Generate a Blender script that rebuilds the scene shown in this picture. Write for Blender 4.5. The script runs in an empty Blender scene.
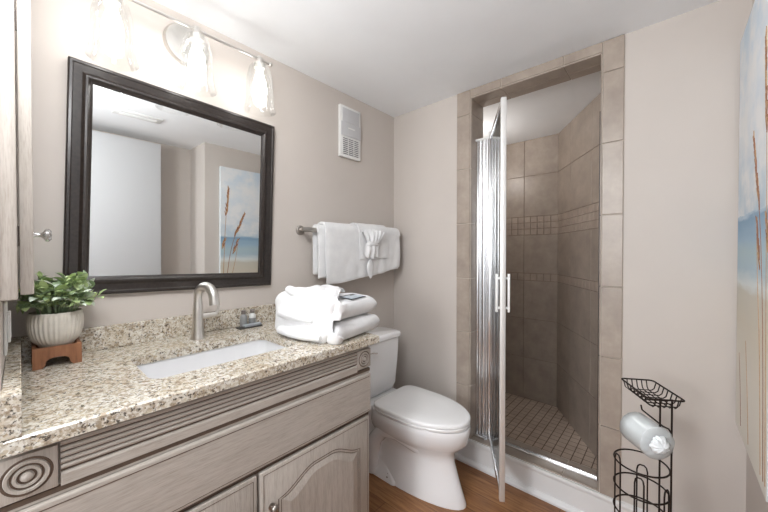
import bpy, bmesh, math, random
from mathutils import Vector, Matrix, noise
random.seed(7)
S = bpy.context.scene
COL = S.collection
PI = math.pi

# ------------------------------------------------------------------ camera, world, lights, exposure
H = 1.2985
FPX = 323.67
YAW, PITCH = 0.7256, -0.0119
cam = bpy.data.cameras.new('camera')
cam.sensor_fit = 'HORIZONTAL'; cam.sensor_width = 36.0
cam.lens = FPX / 768 * 36.0
cam.clip_start = 0.02
co = bpy.data.objects.new('camera', cam); COL.objects.link(co)
co.location = (0, 0, H)
fw = Vector((math.cos(YAW) * math.cos(PITCH), math.sin(YAW) * math.cos(PITCH), math.sin(PITCH)))
co.rotation_euler = fw.to_track_quat('-Z', 'Y').to_euler()
S.camera = co

w = bpy.data.worlds.new('world'); S.world = w; w.use_nodes = True
w.node_tree.nodes['Background'].inputs['Color'].default_value = (0.93, 0.965, 1.0, 1)
w.node_tree.nodes['Background'].inputs['Strength'].default_value = 1.0

def area(name, loc, target, size, size_y, power, color):
    l = bpy.data.lights.new(name, 'AREA'); l.shape = 'RECTANGLE'
    l.size = size; l.size_y = size_y; l.energy = power; l.color = color
    o = bpy.data.objects.new(name, l); COL.objects.link(o)
    o.location = loc
    o.rotation_euler = (Vector(target) - Vector(loc)).to_track_quat('-Z', 'Y').to_euler()
    return o
# light of the hall coming through the open doorway the photographer stands in
area('doorway_light', (-1.6, 0.52, 1.55), (1.5, 0.45, 1.1), 0.4, 0.6, 26, (0.95, 0.965, 1.0))
# unseen fill light added near the doorway to brighten the room
l = bpy.data.lights.new('entry_fill', 'POINT'); l.shadow_soft_size = 0.13; l.energy = 29; l.color = (0.97, 0.985, 1.0)
lo = bpy.data.objects.new('entry_fill', l); COL.objects.link(lo); lo.location = (0.03, 0.60, 2.0)

# hidden fill light added to lift the shower walls and ceiling
l = bpy.data.lights.new('shower_fill', 'POINT'); l.shadow_soft_size = 0.05; l.energy = 4.2; l.color = (1.0, 0.97, 0.94)
lo = bpy.data.objects.new('shower_fill', l); COL.objects.link(lo); lo.location = (2.35, 1.20, 2.0)

S.view_settings.view_transform = 'Standard'
S.view_settings.look = 'None'
S.view_settings.gamma = 1.0
S.view_settings.use_curve_mapping = False
S.view_settings.exposure = 0.12

# ------------------------------------------------------------------ materials
def srgb(r, g, b):
    f = lambda c: (c / 255 / 12.92) if c / 255 <= 0.04045 else ((c / 255 + 0.055) / 1.055) ** 2.4
    return (f(r), f(g), f(b), 1.0)

class NT:
    def __init__(s, name):
        s.m = bpy.data.materials.new(name); s.m.use_nodes = True
        s.t = s.m.node_tree; s.n = s.t.nodes; s.b = s.n['Principled BSDF']
        s.out = s.n['Material Output']
    def node(s, typ, **kw):
        n = s.n.new(typ)
        for k, v in kw.items():
            if k in n.inputs: n.inputs[k].default_value = v
            else: setattr(n, k, v)
        return n
    def link(s, a, b): s.t.links.new(a, b)
    def coord(s, scale=(1, 1, 1), rot=(0, 0, 0)):
        tc = s.node('ShaderNodeTexCoord'); mp = s.node('ShaderNodeMapping')
        mp.inputs['Scale'].default_value = scale; mp.inputs['Rotation'].default_value = rot
        s.link(tc.outputs['Object'], mp.inputs['Vector']); return mp.outputs['Vector']
    def noise(s, vec, scale, detail=3, rough=0.5):
        n = s.node('ShaderNodeTexNoise'); n.inputs['Scale'].default_value = scale
        n.inputs['Detail'].default_value = detail; n.inputs['Roughness'].default_value = rough
        s.link(vec, n.inputs['Vector']); return n.outputs['Fac']
    def ramp(s, fac, stops, interp='LINEAR'):
        r = s.node('ShaderNodeValToRGB'); r.color_ramp.interpolation = interp
        e = r.color_ramp.elements
        while len(e) > 1: e.remove(e[-1])
        e[0].position, e[0].color = stops[0]
        for p, c in stops[1:]:
            k = e.new(p); k.color = c
        s.link(fac, r.inputs['Fac']); return r.outputs['Color']
    def mix(s, fac, a, b, mode='MIX'):
        m = s.node('ShaderNodeMix'); m.data_type = 'RGBA'; m.blend_type = mode
        for sock, v in ((m.inputs[0], fac), (m.inputs[6], a), (m.inputs[7], b)):
            if hasattr(v, 'links'): s.link(v, sock)
            else: sock.default_value = v
        return m.outputs[2]
    def bump(s, h, strength=0.2, dist=0.01):
        b = s.node('ShaderNodeBump'); b.inputs['Strength'].default_value = strength
        b.inputs['Distance'].default_value = dist
        s.link(h, b.inputs['Height']); s.link(b.outputs['Normal'], s.b.inputs['Normal'])
    def base(s, c):
        if hasattr(c, 'links'): s.link(c, s.b.inputs['Base Color'])
        else: s.b.inputs['Base Color'].default_value = c
    def set(s, **kw):
        for k, v in kw.items(): s.b.inputs[k.replace('_', ' ')].default_value = v

def plain(name, col, rough=0.5, metal=0.0, var=0.0, vscale=20.0, bump=0.0, spec=0.5, coat=0.0):
    t = NT(name); t.set(Roughness=rough, Metallic=metal)
    t.b.inputs['Specular IOR Level'].default_value = spec
    t.b.inputs['Coat Weight'].default_value = coat
    if var > 0 or bump > 0:
        v = t.coord(); n = t.noise(v, vscale, 4)
        lo = tuple(c * (1 - var) for c in col[:3]) + (1,); hi = tuple(min(1, c * (1 + var)) for c in col[:3]) + (1,)
        t.base(t.ramp(n, [(0.3, lo), (0.7, hi)]))
        if bump > 0: t.bump(n, bump, 0.004)
    else: t.base(col)
    return t.m

M = {}
M['wall'] = plain('wall_paint', srgb(201, 193, 186), 0.7, var=0.012, vscale=6, spec=0.25)
M['ceiling'] = plain('ceiling_paint', srgb(243, 245, 247), 0.85, var=0.01, vscale=8, spec=0.2)
M['white_trim'] = plain('white_trim_paint', srgb(232, 232, 232), 0.4, var=0.01, vscale=10)
M['porcelain'] = plain('porcelain', srgb(246, 246, 247), 0.12, var=0.004, vscale=3, coat=0.4)
M['basin'] = plain('basin_glaze', srgb(226, 226, 227), 0.15, var=0.003, vscale=3)
M['seat_plastic'] = plain('seat_plastic', srgb(250, 250, 250), 0.2, var=0.004, vscale=3)
M['chrome'] = plain('chrome', (0.84, 0.84, 0.85, 1), 0.24, 1.0, var=0.03, vscale=12)
M['bar_metal'] = plain('bar_nickel', (0.46, 0.43, 0.40, 1), 0.32, 1.0, var=0.05, vscale=30)
M['satin'] = plain('satin_aluminium', (0.80, 0.79, 0.77, 1), 0.42, 0.55, var=0.02)
M['nickel'] = plain('brushed_nickel', (0.70, 0.68, 0.65, 1), 0.34, 1.0, var=0.05, vscale=30)
M['dark_seal'] = plain('dark_seal', srgb(52, 42, 36), 0.5, var=0.05)
M['pewter'] = plain('pewter_knob', (0.33, 0.30, 0.27, 1), 0.3, 1.0, var=0.1, vscale=60)
M['iron'] = plain('bronze_wire', srgb(40, 30, 24), 0.42, 0.5, var=0.15, vscale=60)
M['glaze'] = plain('brown_glaze', srgb(92, 76, 64), 0.6, var=0.2, vscale=40)
M['white_plastic'] = plain('white_plastic', srgb(232, 232, 230), 0.4, var=0.01)
M['grey_plastic'] = plain('grey_slot', srgb(120, 120, 120), 0.6, var=0.05)
M['ceramic_pot'] = plain('ribbed_ceramic', srgb(208, 202, 192), 0.65, var=0.06, vscale=40, bump=0.1)
M['soil'] = plain('soil', srgb(60, 48, 38), 0.9, var=0.3, vscale=80)
M['lotion_grey'] = plain('grey_lotion', srgb(140, 142, 142), 0.35, var=0.03)
M['lotion_white'] = plain('white_lotion', srgb(214, 215, 214), 0.35, var=0.02)
M['cap_grey'] = plain('cap_grey', srgb(120, 112, 108), 0.4, var=0.03)
M['soap_tray'] = plain('soap_wrapper', srgb(150, 156, 162), 0.4, var=0.05)
M['tray_dark'] = plain('dark_tray', srgb(70, 68, 64), 0.5, var=0.05)
M['card_dark'] = plain('card_dark', srgb(38, 42, 50), 0.4, var=0.05)
M['card_light'] = plain('card_light', srgb(178, 188, 196), 0.4, var=0.05)
M['grille_dark'] = plain('grille_dark', srgb(90, 92, 94), 0.7, var=0.05)
M['heater_panel'] = plain('heater_panel', srgb(198, 198, 200), 0.45, var=0.02)
M['gap_dark'] = plain('painted_gap_shade', srgb(70, 70, 72), 0.8, var=0.05)  # dark tone that paints the shade in the toilet seat gaps
M['brass'] = plain('screw_brass', (0.45, 0.36, 0.22, 1), 0.3, 1.0, var=0.05)

def make_towel_mat():
    t = NT('terry_cloth'); v = t.coord()
    n = t.noise(v, 420, 2); n2 = t.noise(v, 22, 3)
    t.base(t.ramp(n2, [(0.3, srgb(230, 230, 231)), (0.7, srgb(238, 238, 238))]))
    m = t.node('ShaderNodeMath', operation='ADD'); t.link(n, m.inputs[0]); t.link(n2, m.inputs[1])
    t.bump(m.outputs[0], 0.35, 0.004); t.set(Roughness=0.95)
    t.b.inputs['Sheen Weight'].default_value = 0.2; t.b.inputs['Specular IOR Level'].default_value = 0.1
    return t.m
M['towel'] = make_towel_mat()

def make_wood_white(name, rot=(0, 0, 0), stretch=(3, 30, 30)):
    t = NT(name); v = t.coord(stretch)
    n = t.noise(v, 3.2, 5, 0.6); n2 = t.noise(v, 14, 4, 0.6)
    c1 = t.ramp(n, [(0.3, srgb(160, 152, 143)), (0.52, srgb(177, 169, 161)), (0.75, srgb(187, 180, 172))])
    c2 = t.ramp(n2, [(0.32, srgb(142, 131, 120)), (0.55, srgb(184, 177, 169))])
    t.base(t.mix(0.35, c1, c2)); t.set(Roughness=0.48)
    t.bump(n2, 0.06, 0.002)
    return t.m
M['cab_h'] = make_wood_white('whitewash_wood_horizontal', stretch=(2.5, 30, 34))
M['cab_v'] = make_wood_white('whitewash_wood_vertical', stretch=(34, 30, 2.5))

def make_granite():
    t = NT('granite'); v = t.coord((1, 1, 1))
    vo = t.node('ShaderNodeTexVoronoi'); vo.inputs['Scale'].default_value = 190; t.link(v, vo.inputs['Vector'])
    sep = t.node('ShaderNodeSeparateColor'); t.link(vo.outputs['Color'], sep.inputs[0])
    n = t.noise(v, 75, 5, 0.65); n2 = t.noise(v, 120, 4, 0.7); n3 = t.noise(v, 14, 3)
    c = t.ramp(sep.outputs[0], [(0.0, srgb(172, 160, 142)), (0.35, srgb(206, 199, 186)), (0.7, srgb(226, 224, 217)), (1.0, srgb(190, 176, 152))])
    c = t.mix(t.ramp(n3, [(0.4, (0, 0, 0, 1)), (0.7, (0.5, 0.5, 0.5, 1))]), c, srgb(186, 170, 144))
    c = t.mix(t.ramp(n, [(0.52, (0, 0, 0, 1)), (0.60, (0.72, 0.72, 0.72, 1))]), c, srgb(138, 118, 94))
    c = t.mix(t.ramp(n2, [(0.56, (0, 0, 0, 1)), (0.62, (0.92, 0.92, 0.92, 1))]), c, srgb(64, 54, 46))
    t.base(c); t.set(Roughness=0.18)
    return t.m
M['granite'] = make_granite()

def make_floor():
    t = NT('oak_plank_floor'); v = t.coord((1, 1, 1), (0, 0, math.radians(90)))
    br = t.node('ShaderNodeTexBrick'); br.inputs['Scale'].default_value = 1.0
    br.inputs['Brick Width'].default_value = 1.1; br.inputs['Row Height'].default_value = 0.125
    br.inputs['Mortar Size'].default_value = 0.0012; br.offset = 0.37
    br.inputs['Color1'].default_value = srgb(176, 128, 84); br.inputs['Color2'].default_value = srgb(150, 104, 66)
    br.inputs['Mortar'].default_value = srgb(92, 62, 40)
    t.link(v, br.inputs['Vector'])
    v2 = t.coord((30, 2.2, 1))
    n = t.noise(v2, 2.5, 6, 0.65)
    g = t.ramp(n, [(0.3, srgb(178, 160, 150)), (0.6, srgb(255, 255, 255))])
    t.base(t.mix(1.0, br.outputs['Color'], g, 'MULTIPLY')); t.set(Roughness=0.38)
    t.bump(n, 0.05, 0.002)
    return t.m
M['floor'] = make_floor()

def make_tile(name, a, b, c):
    t = NT(name); v = t.coord((1, 1, 1))
    n = t.noise(v, 9, 6, 0.6); n2 = t.noise(v, 45, 3)
    col = t.ramp(n, [(0.3, a), (0.5, b), (0.72, c)])
    col = t.mix(t.ramp(n2, [(0.35, (0.0, 0, 0, 1)), (0.75, (0.3, 0.3, 0.3, 1))]), col, a)
    t.base(col); t.set(Roughness=0.35); t.bump(n2, 0.06, 0.002)
    return t.m
M['tile'] = make_tile('travertine_tile', srgb(152, 139, 129), srgb(166, 153, 141), srgb(178, 165, 153))
M['tile_small'] = make_tile('mosaic_tile', srgb(160, 145, 133), srgb(173, 158, 146), srgb(186, 172, 159))
M['tile_floor'] = make_tile('floor_mosaic_tile', srgb(182, 163, 148), srgb(198, 180, 165), srgb(210, 194, 179))
M['grout'] = plain('grout', srgb(140, 124, 110), 0.9, var=0.06, vscale=60)
M['grout_light'] = plain('grout_light', srgb(206, 196, 184), 0.9, var=0.04, vscale=60)
M['floor_grout'] = plain('floor_grout', srgb(112, 96, 84), 0.9, var=0.06, vscale=60)

def make_frame():
    t = NT('espresso_frame'); v = t.coord((1, 1, 1))
    n = t.noise(v, 90, 3); t.base(t.ramp(n, [(0.3, srgb(30, 24, 21)), (0.7, srgb(48, 40, 36))]))
    t.set(Roughness=0.28); t.b.inputs['Coat Weight'].default_value = 0.25
    t.b.inputs['Coat Roughness'].default_value = 0.25
    return t.m
M['frame'] = make_frame()
M['mirror'] = plain('mirror_silver', (0.86, 0.875, 0.87, 1), 0.0, 1.0)

def make_clear(name, tint, gloss=0.12, rough=0.02, diffuse=0.0, fres=0.8):
    t = NT(name)
    tr = t.node('ShaderNodeBsdfTransparent'); tr.inputs['Color'].default_value = tint
    gl = t.node('ShaderNodeBsdfGlossy'); gl.inputs['Roughness'].default_value = rough
    lw = t.node('ShaderNodeLayerWeight'); lw.inputs['Blend'].default_value = 0.35
    mr = t.node('ShaderNodeMath', operation='MULTIPLY_ADD'); t.link(lw.outputs['Fresnel'], mr.inputs[0])
    mr.inputs[1].default_value = fres; mr.inputs[2].default_value = gloss * 0.2
    mx = t.node('ShaderNodeMixShader'); t.link(mr.outputs[0], mx.inputs[0])
    t.link(tr.outputs[0], mx.inputs[1]); t.link(gl.outputs[0], mx.inputs[2])
    last = mx
    if diffuse > 0:
        df = t.node('ShaderNodeBsdfTranslucent'); df.inputs['Color'].default_value = (0.95, 0.97, 0.97, 1)
        d2 = t.node('ShaderNodeBsdfDiffuse'); d2.inputs['Color'].default_value = (0.9, 0.93, 0.93, 1)
        m0 = t.node('ShaderNodeMixShader'); m0.inputs[0].default_value = 0.5
        t.link(df.outputs[0], m0.inputs[1]); t.link(d2.outputs[0], m0.inputs[2])
        m2 = t.node('ShaderNodeMixShader'); m2.inputs[0].default_value = diffuse
        t.link(mx.outputs[0], m2.inputs[1]); t.link(m0.outputs[0], m2.inputs[2]); last = m2
    t.n.remove(t.b); t.link(last.outputs[0], t.out.inputs['Surface'])
    return t.m
M['shade_glass'] = make_clear('shade_glass', (0.975, 0.98, 0.975, 1), 0.2, 0.04, 0.022, 0.32)
M['door_glass'] = make_clear('door_glass', (0.93, 0.955, 0.945, 1), 0.3, 0.01)
M['wrap'] = make_clear('plastic_wrap', (1, 1, 1, 1), 0.25, 0.16, 0.4)

def make_emit(name, col, strength):
    t = NT(name); t.base((1, 1, 1, 1))
    t.b.inputs['Emission Color'].default_value = col; t.b.inputs['Emission Strength'].default_value = strength
    return t.m
M['bulb'] = make_emit('lit_bulb', (1.0, 0.985, 0.965, 1), 12)

def make_stand():
    t = NT('walnut_stand'); v = t.coord((30, 30, 4)); n = t.noise(v, 3, 5)
    t.base(t.ramp(n, [(0.3, srgb(122, 80, 54)), (0.7, srgb(160, 110, 78))])); t.set(Roughness=0.5)
    return t.m
M['stand'] = make_stand()
for k, c in (('leaf_a', (178, 198, 142)), ('leaf_b', (206, 222, 166)), ('leaf_c', (152, 174, 138)), ('leaf_d', (216, 226, 210))):
    M[k] = plain(k, srgb(*c), 0.5, var=0.12, vscale=60)
M['paper'] = plain('paper_roll', srgb(242, 245, 246), 0.9, var=0.03, vscale=60, bump=0.2)
M['tuck'] = plain('crumpled_wrapper', srgb(236, 240, 242), 0.35, var=0.06, vscale=90, bump=0.3)
M['kraft'] = plain('cardboard_core', srgb(180, 160, 134), 0.9, var=0.05)
M['reed_tan'] = plain('painted_tan', srgb(186, 146, 104), 0.7, var=0.2, vscale=90)
M['reed_rust'] = plain('painted_rust', srgb(150, 100, 72), 0.7, var=0.25, vscale=90)
M['canvas_side'] = plain('canvas_edge', srgb(206, 212, 214), 0.8, var=0.05, vscale=30)
M['door_white'] = plain('door_white', srgb(188, 188, 189), 0.45, var=0.006, vscale=5)

# ------------------------------------------------------------------ mesh helpers
class B:
    def __init__(s): s.b = bmesh.new()
    def box(s, x0, x1, y0, y1, z0, z1, mi=0, bev=0.0, seg=2):
        vs = [s.b.verts.new((x, y, z)) for x in (x0, x1) for y in (y0, y1) for z in (z0, z1)]
        fs = []
        for q in ((0, 1, 3, 2), (4, 6, 7, 5), (0, 4, 5, 1), (2, 3, 7, 6), (0, 2, 6, 4), (1, 5, 7, 3)):
            f = s.b.faces.new([vs[i] for i in q]); f.material_index = mi; fs.append(f)
        if bev > 0:
            es = list({e for f in fs for e in f.edges})
            r = bmesh.ops.bevel(s.b, geom=es, offset=bev, segments=seg, profile=0.5, affect='EDGES')
            for f in r['faces']: f.material_index = mi
        return s
    def faces(s, verts, polys, mi=0):
        vs = [s.b.verts.new(v) for v in verts]
        for p in polys:
            try:
                f = s.b.faces.new([vs[i] for i in p]); f.material_index = mi
            except ValueError: pass
        return s
    def rings(s, rings, mi=0, caps=(True, True), closed=True):
        n = len(rings[0]); R = [[s.b.verts.new(p) for p in r] for r in rings]
        for a, b in zip(R, R[1:]):
            for i in range(n if closed else n - 1):
                j = (i + 1) % n
                f = s.b.faces.new((a[i], a[j], b[j], b[i])); f.material_index = mi
        if closed:
            if caps[0]: f = s.b.faces.new(R[0][::-1]); f.material_index = mi
            if caps[1]: f = s.b.faces.new(R[-1]); f.material_index = mi
        return s
    def lathe(s, prof, c=(0, 0, 0), axis='z', n=32, mi=0, caps=(True, True), fn=None):
        rs = []
        for r, h in prof:
            ring = []
            for i in range(n):
                a = 2 * PI * i / n; rr = r * (fn(a, h) if fn else 1)
                p = {'z': (rr * math.cos(a), rr * math.sin(a), h), 'y': (rr * math.cos(a), h, -rr * math.sin(a)),
                     'x': (h, rr * math.cos(a), rr * math.sin(a))}[axis]
                ring.append((p[0] + c[0], p[1] + c[1], p[2] + c[2]))
            rs.append(ring)
        return s.rings(rs, mi, caps)
    def tube(s, path, r, n=8, mi=0, closed=False):
        P = [Vector(p) for p in path]; m = len(P)
        rad = r if isinstance(r, (list, tuple)) else [r] * m
        T = []
        for i in range(m):
            a = P[(i - 1) % m] if (closed or i > 0) else P[i]
            b = P[(i + 1) % m] if (closed or i < m - 1) else P[i]
            T.append((b - a).normalized())
        u = T[0].orthogonal().normalized(); rs = []
        for i in range(m):
            if i: 
                q = T[i - 1].rotation_difference(T[i]); u = (q @ u).normalized()
            v = T[i].cross(u).normalized()
            rs.append([P[i] + (u * math.cos(2 * PI * k / n) + v * math.sin(2 * PI * k / n)) * rad[i] for k in range(n)])
        if closed: rs.append(rs[0])
        s.rings(rs, mi, (not closed, not closed))
        if closed: bmesh.ops.remove_doubles(s.b, verts=s.b.verts, dist=1e-6)
        return s
    def prism(s, poly, lo, hi, plane='xz', mi=0):
        f = {'xz': lambda p, h: (p[0], h, p[1]), 'xy': lambda p, h: (p[0], p[1], h), 'yz': lambda p, h: (h, p[0], p[1])}[plane]
        return s.rings([[f(p, lo) for p in poly], [f(p, hi) for p in poly]], mi)
    def sphere(s, c, r, mi=0, n=16, sc=(1, 1, 1)):
        prof = [(max(1e-4, r * math.sin(PI * i / n)), -r * math.cos(PI * i / n)) for i in range(n + 1)]
        rs = []
        for rr, h in prof:
            rs.append([(c[0] + rr * math.cos(2 * PI * k / n) * sc[0], c[1] + rr * math.sin(2 * PI * k / n) * sc[1], c[2] + h * sc[2]) for k in range(n)])
        return s.rings(rs, mi)
    def xf(s, mat):
        bmesh.ops.transform(s.b, matrix=mat, verts=s.b.verts); return s

def obj(name, bb, mats, parent=None, smooth=None, kind=None, label=None, world=True):
    """link a builder as one mesh object; parent's location is subtracted when the verts are in world space"""
    b = bb.b
    if parent is not None and world:
        off = Vector((0, 0, 0)); p = parent
        while p is not None: off += p.location; p = p.parent
        bmesh.ops.translate(b, verts=b.verts, vec=-off)
    bmesh.ops.recalc_face_normals(b, faces=b.faces)
    me = bpy.data.meshes.new(name); b.to_mesh(me); b.free()
    for m in (mats if isinstance(mats, (list, tuple)) else [mats]): me.materials.append(m)
    o = bpy.data.objects.new(name, me); COL.objects.link(o)
    if parent is not None: o.parent = parent
    if smooth is not None:
        for p in me.polygons: p.use_smooth = True
        me.set_sharp_from_angle(angle=math.radians(smooth))
    if kind: o['kind'] = kind
    if label: o['label'] = label
    return o
def thing(name, label, cat, loc=(0, 0, 0), group=None, rot=(0, 0, 0)):
    o = bpy.data.objects.new(name, None); COL.objects.link(o); o.location = loc; o.rotation_euler = rot
    o.empty_display_size = 0.05
    o['label'] = label; o['category'] = cat
    if group: o['group'] = group
    return o
def tag(o, label, cat, group=None):
    o['label'] = label; o['category'] = cat
    if group: o['group'] = group
    return o
def subsurf(o, lv=2):
    m = o.modifiers.new('sub', 'SUBSURF'); m.levels = lv; m.render_levels = lv
    for p in o.data.polygons: p.use_smooth = True
    return o
def struct(name, bb, mats, smooth=None, parent=None):
    return obj(name, bb, mats, parent, smooth, kind='structure')

# ------------------------------------------------------------------ room shell
XS, YM, ZC = 1.840, 1.5353, 2.29
YR = -0.222                    # wall that carries the painting
XJ = 1.155                     # outside corner where that wall steps back
YB = -0.60                     # wall behind, beside the white door
XW = -0.026                     # face of the wall left of the vanity
JI0, JI1 = 0.248, 0.922        # shower opening (y)
JO0, JO1 = 0.164, 1.014        # outer edge of the tile surround
ZH = 2.24                      # underside of the header
XB = 2.0                       # inner face of the shower front wall

struct('floor', B().box(-1.3, XS + 0.01, YB - 0.1, YM + 0.08, -0.05, 0), M['floor'])
struct('ceiling', B().box(-1.3, XS + 0.15, YB - 0.1, YM + 0.08, ZC, ZC + 0.05), M['ceiling'])
struct('wall_north', B().box(-0.12, XS + 0.12, YM, YM + 0.08, 0, ZC), M['wall'])
b = B()
b.box(XS, XB, JI1, YM, 0, ZC); b.box(XS, XB, YR - 0.1, JI0, 0, ZC)
b.box(XS, XB, JI0, JI1, ZH, ZC); b.box(XS, XB, JI0, JI1, 0, 0.145)
struct('wall_east', b, M['wall'])
struct('wall_south', B().box(XJ, XS, YB, YR, 0, ZC), M['wall'])
struct('wall_back', B().box(-1.3, XJ, YB - 0.08, YB, 0, ZC), M['wall'])
struct('wall_west', B().box(-0.12, XW, 0.957, YM, 0, ZC), M['wall'])
struct('baseboard_north', B().box(1.0, XS, YM - 0.012, YM, 0, 0.09, bev=0.003), M['white_trim'])
b = B(); b.prism([(YR, 0), (YR + 0.012, 0), (YR + 0.012, 0.085), (YR, 0.09)], XJ, XS - 0.03, 'yz')
struct('baseboard_south', b, M['white_trim'])

# tile helper: grid of raised tiles on a wall frame (origin, u axis, v axis, normal)
def tiles(bb, o, u, v, n, cells, gap=0.0018, th=0.004, mi=0):
    o, u, v, n = map(Vector, (o, u, v, n))
    for (u0, u1, v0, v1) in cells:
        a0, a1, b0, b1 = u0 + gap, u1 - gap, v0 + gap, v1 - gap
        if a1 - a0 < 0.002 or b1 - b0 < 0.002: continue
        e = min(0.0015, th * 0.5)
        base = [o + u * p + v * q for p, q in ((a0, b0), (a1, b0), (a1, b1), (a0, b1))]
        top = [o + u * p + v * q + n * th for p, q in ((a0 + e, b0 + e), (a1 - e, b0 + e), (a1 - e, b1 - e), (a0 + e, b1 - e))]
        bb.rings([base, [p + n * (th - e) for p in base], top], mi)
    return bb

ZJ = [0.145, 0.475, 0.805, 1.136, 1.474, 1.81, 2.14, ZC]
# surround: face tiles on the room side, returns inside the opening
TH = 0.007
for nm, y0, y1, yr, ny in (('trim_1', JI1, JO1, JI1, -1), ('trim_2', JO0, JI0, JI0, 1)):
    b = B()
    b.box(XS - 0.003, XS, y0, y1, 0.145, ZC - 0.001, mi=1)
    tiles(b, (XS - 0.003, 0, 0), (0, 1, 0), (0, 0, 1), (-1, 0, 0), [(y0, y1, a, c) for a, c in zip(ZJ, ZJ[1:])], th=TH)
    b.box(XS, XB, min(yr, yr + ny * 0.003), max(yr, yr + ny * 0.003), 0.145, ZH, mi=1)
    tiles(b, (0, yr + ny * 0.003, 0), (1, 0, 0), (0, 0, 1), (0, ny, 0), [(XS - 0.01, XB, a, min(c, ZH)) for a, c in zip(ZJ, ZJ[1:])], th=0.004)
    struct(nm, b, [M['tile'], M['grout_light']])
YJ = [JI0, 0.412, 0.733, JI1]
b = B()
b.box(XS - 0.003, XS, JI0, JI1, ZH, ZC - 0.001, mi=1)
tiles(b, (XS - 0.003, 0, 0), (0, 1, 0), (0, 0, 1), (-1, 0, 0), [(a, c, ZH, ZC) for a, c in zip(YJ, YJ[1:])], th=TH)
b.box(XS, XB, JI0, JI1, ZH - 0.003, ZH, mi=1)
tiles(b, (0, 0, ZH - 0.003), (0, 1, 0), (1, 0, 0), (0, 0, -1),
      [(a, c, p, q) for a, c in zip(YJ, YJ[1:]) for p, q in ((XS - 0.01, XS + 0.085), (XS + 0.085, XB))], th=0.004)
struct('trim_3', b, [M['tile'], M['grout_light']])
# tiled sill
b = B(); b.box(XS - 0.006, XB, JI0, JI1, 0.145, 0.150, mi=1)
tiles(b, (0, 0, 0.150), (0, 1, 0), (1, 0, 0), (0, 0, 1), [(a, c, XS - 0.008, XB) for a, c in zip(YJ, YJ[1:])], th=0.005)
struct('trim_4', b, [M['tile'], M['grout_light']])
# white board on the curb face with a cap bead and a shoe moulding
prof = [(XS, 0), (XS - 0.034, 0), (XS - 0.034, 0.012), (XS - 0.030, 0.020), (XS - 0.022, 0.026), (XS - 0.016, 0.028),
        (XS - 0.016, 0.122), (XS - 0.020, 0.128), (XS - 0.022, 0.138), (XS - 0.020, 0.149), (XS, 0.149)]
b = B(); b.prism([(p[0], p[1]) for p in prof], YR, YM - 0.012, 'xz')
struct('baseboard_east', b, M['white_trim'])

# ---- shower interior
CX, CY = 2.90, 0.6867          # inner corner
AX, AY = 2.0, 0.115            # angled wall meets the front wall
YL = 1.32
ZSF, ZSC = 0.036, 2.257
def cells_wall(length, off, pitch):
    us = [0.0]; x = off
    while x < length - 0.01:
        if x > 0.01: us.append(x)
        x += pitch
    us.append(length)
    rows = [(ZSF, 0.391), (0.391, 0.728), (0.728, 1.057), (1.118, 1.446), (1.602, 1.948), (1.948, ZSC)]
    big = [(a, c, p, q) for a, c in zip(us, us[1:]) for p, q in rows]
    small = []
    for (z0, z1, nr) in ((1.057, 1.118, 1), (1.446, 1.602, 3)):
        h = (z1 - z0) / nr; k = max(1, round(length / 0.052)); wd = length / k
        for r in range(nr):
            small += [(i * wd, (i + 1) * wd, z0 + r * h, z0 + (r + 1) * h) for i in range(k)]
    return big, small
def shower_wall(name, p0, p1, off, pitch):
    p0, p1 = Vector((p0[0], p0[1], 0)), Vector((p1[0], p1[1], 0))
    u = (p1 - p0).normalized(); L = (p1 - p0).length; n = Vector((-u.y, u.x, 0))   # inside is on the left
    bb = B()
    t = 0.05
    bb.rings([[p0 - n * t + Vector((0, 0, z)), p1 - n * t + Vector((0, 0, z)), p1 + Vector((0, 0, z)), p0 + Vector((0, 0, z))] for z in (0, ZSC + 0.05)], 1)
    big, small = cells_wall(L, off, pitch)
    tiles(bb, p0, u, (0, 0, 1), n, big, gap=0.0016, th=0.004)
    tiles(bb, p0, u, (0, 0, 1), n, small, gap=0.0016, th=0.0045, mi=2)
    return struct(name, bb, [M['tile'], M['grout'], M['tile_small']])
shower_wall('wall_shower_south', (AX, AY), (CX, CY), 0.16, 0.33)
shower_wall('wall_shower_east', (CX, CY), (CX, YL), 0.265, 0.33)
shower_wall('wall_shower_north', (CX, YL), (AX, YL), 0.2, 0.33)
struct('ceiling_shower', B().faces([(AX, AY, ZSC), (CX, CY, ZSC), (CX, YL, ZSC), (AX, YL, ZSC), (AX, AY, ZSC + .03), (CX, CY, ZSC + .03), (CX, YL, ZSC + .03), (AX, YL, ZSC + .03)],
       [(0, 1, 2, 3), (4, 5, 6, 7), (0, 1, 5, 4), (1, 2, 6, 5), (2, 3, 7, 6), (3, 0, 4, 7)]), M['ceiling'])
b = B(); b.faces([(AX, AY, ZSF - .002), (CX, CY, ZSF - .002), (CX, YL, ZSF - .002), (AX, YL, ZSF - .002), (AX, AY, 0), (CX, CY, 0), (CX, YL, 0), (AX, YL, 0)],
       [(0, 1, 2, 3), (4, 5, 6, 7), (0, 1, 5, 4), (1, 2, 6, 5), (2, 3, 7, 6), (3, 0, 4, 7)], 1)
def line_y(x): return AY + (x - AX) / (CX - AX) * (CY - AY)
pt = 0.0545
cl = []
i = 0
while AX + i * pt < CX:
    x0 = AX + i * pt; x1 = min(CX, x0 + pt); j = 0
    while YL - j * pt > line_y(x0):
        y1 = YL - j * pt; y0 = y1 - pt
        cl.append((x0, x1, max(y0, line_y(x0)), y1))
        j += 1
    i += 1
tiles(b, (0, 0, ZSF - .002), (1, 0, 0), (0, 1, 0), (0, 0, 1), cl, gap=0.0028, th=0.0012)
struct('floor_shower', b, [M['tile_floor'], M['floor_grout']])

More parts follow.
